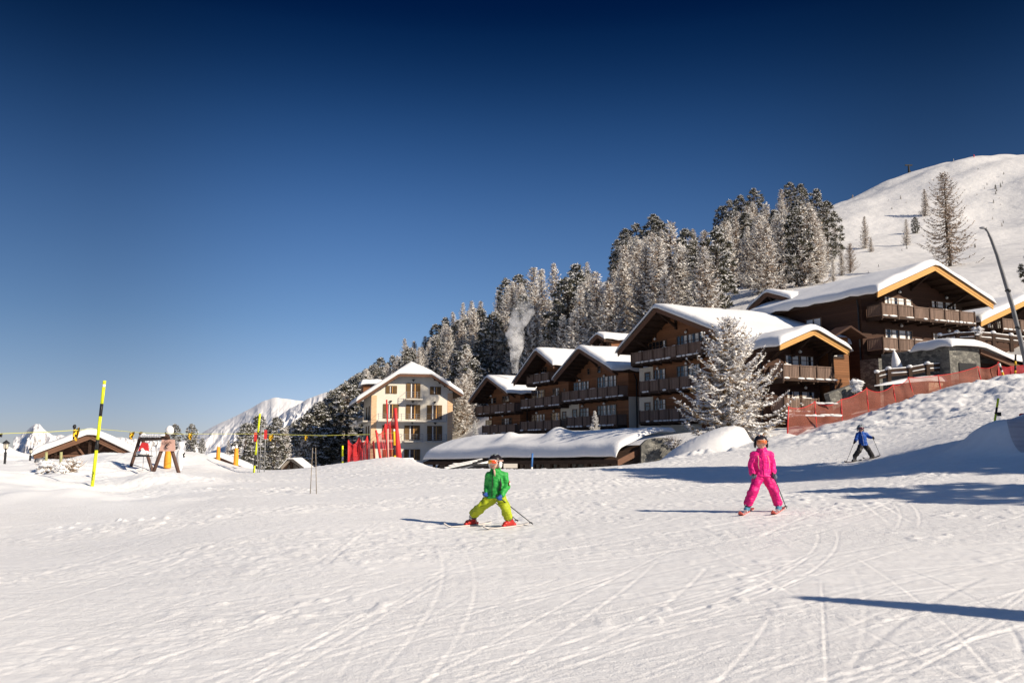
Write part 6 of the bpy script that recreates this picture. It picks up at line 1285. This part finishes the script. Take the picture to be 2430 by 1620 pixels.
# ------------------------------------------------------------------ light, sky, camera
sd_ = Vector((TS.x * math.cos(SUN_EL), TS.y * math.cos(SUN_EL), math.sin(SUN_EL)))
ld = bpy.data.lights.new('sun', 'SUN'); ld.energy = 5.0; ld.angle = R(.53); ld.color = (1, .885, .725)
lo = bpy.data.objects.new('sun', ld); COL.objects.link(lo); lo.rotation_euler = (-sd_).to_track_quat('-Z', 'Y').to_euler(); lo.location = (60, -40, 80)
W_ = bpy.data.worlds.new('World'); SC.world = W_; W_.use_nodes = True; t = W_.node_tree; bg = t.nodes['Background']
sk = N(t, 'ShaderNodeTexSky'); sk.sky_type = 'NISHITA'; sk.sun_disc = False; sk.sun_elevation = SUN_EL; sk.sun_rotation = math.atan2(TS.x, TS.y); sk.altitude = 2000; sk.air_density = 1.0; sk.dust_density = .3; sk.ozone_density = 2.0
SKYRAMP = [(0.0, (.31, .315, .415)), (.03, (.315, .32, .43)), (.075, (.33, .335, .40)), (.145, (.27, .325, .39)), (.26, (.172, .26, .363)), (.36, (.055, .14, .235)), (.45, (.0, .036, .095)), (.50, (.0, .02, .07)), (.56, (.0, .06, .14)), (.68, (.3, .4, .52)), (1.0, (.95, 1.0, 1.0))]
tc = N(t, 'ShaderNodeTexCoord'); sx = N(t, 'ShaderNodeSeparateXYZ'); t.links.new(tc.outputs['Generated'], sx.inputs[0])
rp_ = N(t, 'ShaderNodeValToRGB'); t.links.new(sx.outputs['Z'], rp_.inputs['Fac']); el_ = rp_.color_ramp.elements
for i, (p_, c_) in enumerate(SKYRAMP):
    e = el_[i] if i < 2 and i == 0 else el_.new(p_) if i < len(SKYRAMP) - 1 else el_[-1]
    e.position = p_; e.color = (*c_, 1)
rp_.color_ramp.interpolation = 'B_SPLINE'
mx = N(t, 'ShaderNodeVectorMath', operation='MULTIPLY'); t.links.new(sk.outputs[0], mx.inputs[0]); t.links.new(rp_.outputs[0], mx.inputs[1])
x2 = N(t, 'ShaderNodeMath', operation='MULTIPLY'); t.links.new(sx.outputs['X'], x2.inputs[0]); t.links.new(sx.outputs['X'], x2.inputs[1])
pf = N(t, 'ShaderNodeMapRange', interpolation_type='SMOOTHSTEP'); pf.inputs['From Max'].default_value = .2; pf.inputs['To Min'].default_value = 1.58; pf.inputs['To Max'].default_value = .98; t.links.new(x2.outputs[0], pf.inputs['Value'])
m3 = N(t, 'ShaderNodeVectorMath', operation='SCALE'); t.links.new(mx.outputs[0], m3.inputs[0]); t.links.new(pf.outputs[0], m3.inputs['Scale'])
t.links.new(m3.outputs[0], bg.inputs['Color']); bg.inputs['Strength'].default_value = .12
cd = bpy.data.cameras.new('camera'); cd.sensor_width = 36; cd.lens = 36 * F / 2430; cd.clip_start = .1; cd.clip_end = 30000
co = bpy.data.objects.new('camera', cd); COL.objects.link(co); co.location = (0, 0, CZ); co.rotation_euler = (R(90) + PITCH, 0, 0); SC.camera = co
SC.view_settings.view_transform = 'Standard'; SC.view_settings.look = 'None'; SC.view_settings.exposure = .32; SC.view_settings.gamma = 1
SC.cycles.use_denoising = True; SC.cycles.max_bounces = 6; SC.cycles.diffuse_bounces = 3; SC.cycles.transparent_max_bounces = 12; SC.cycles.volume_bounces = 5; SC.cycles.sample_clamp_indirect = 8
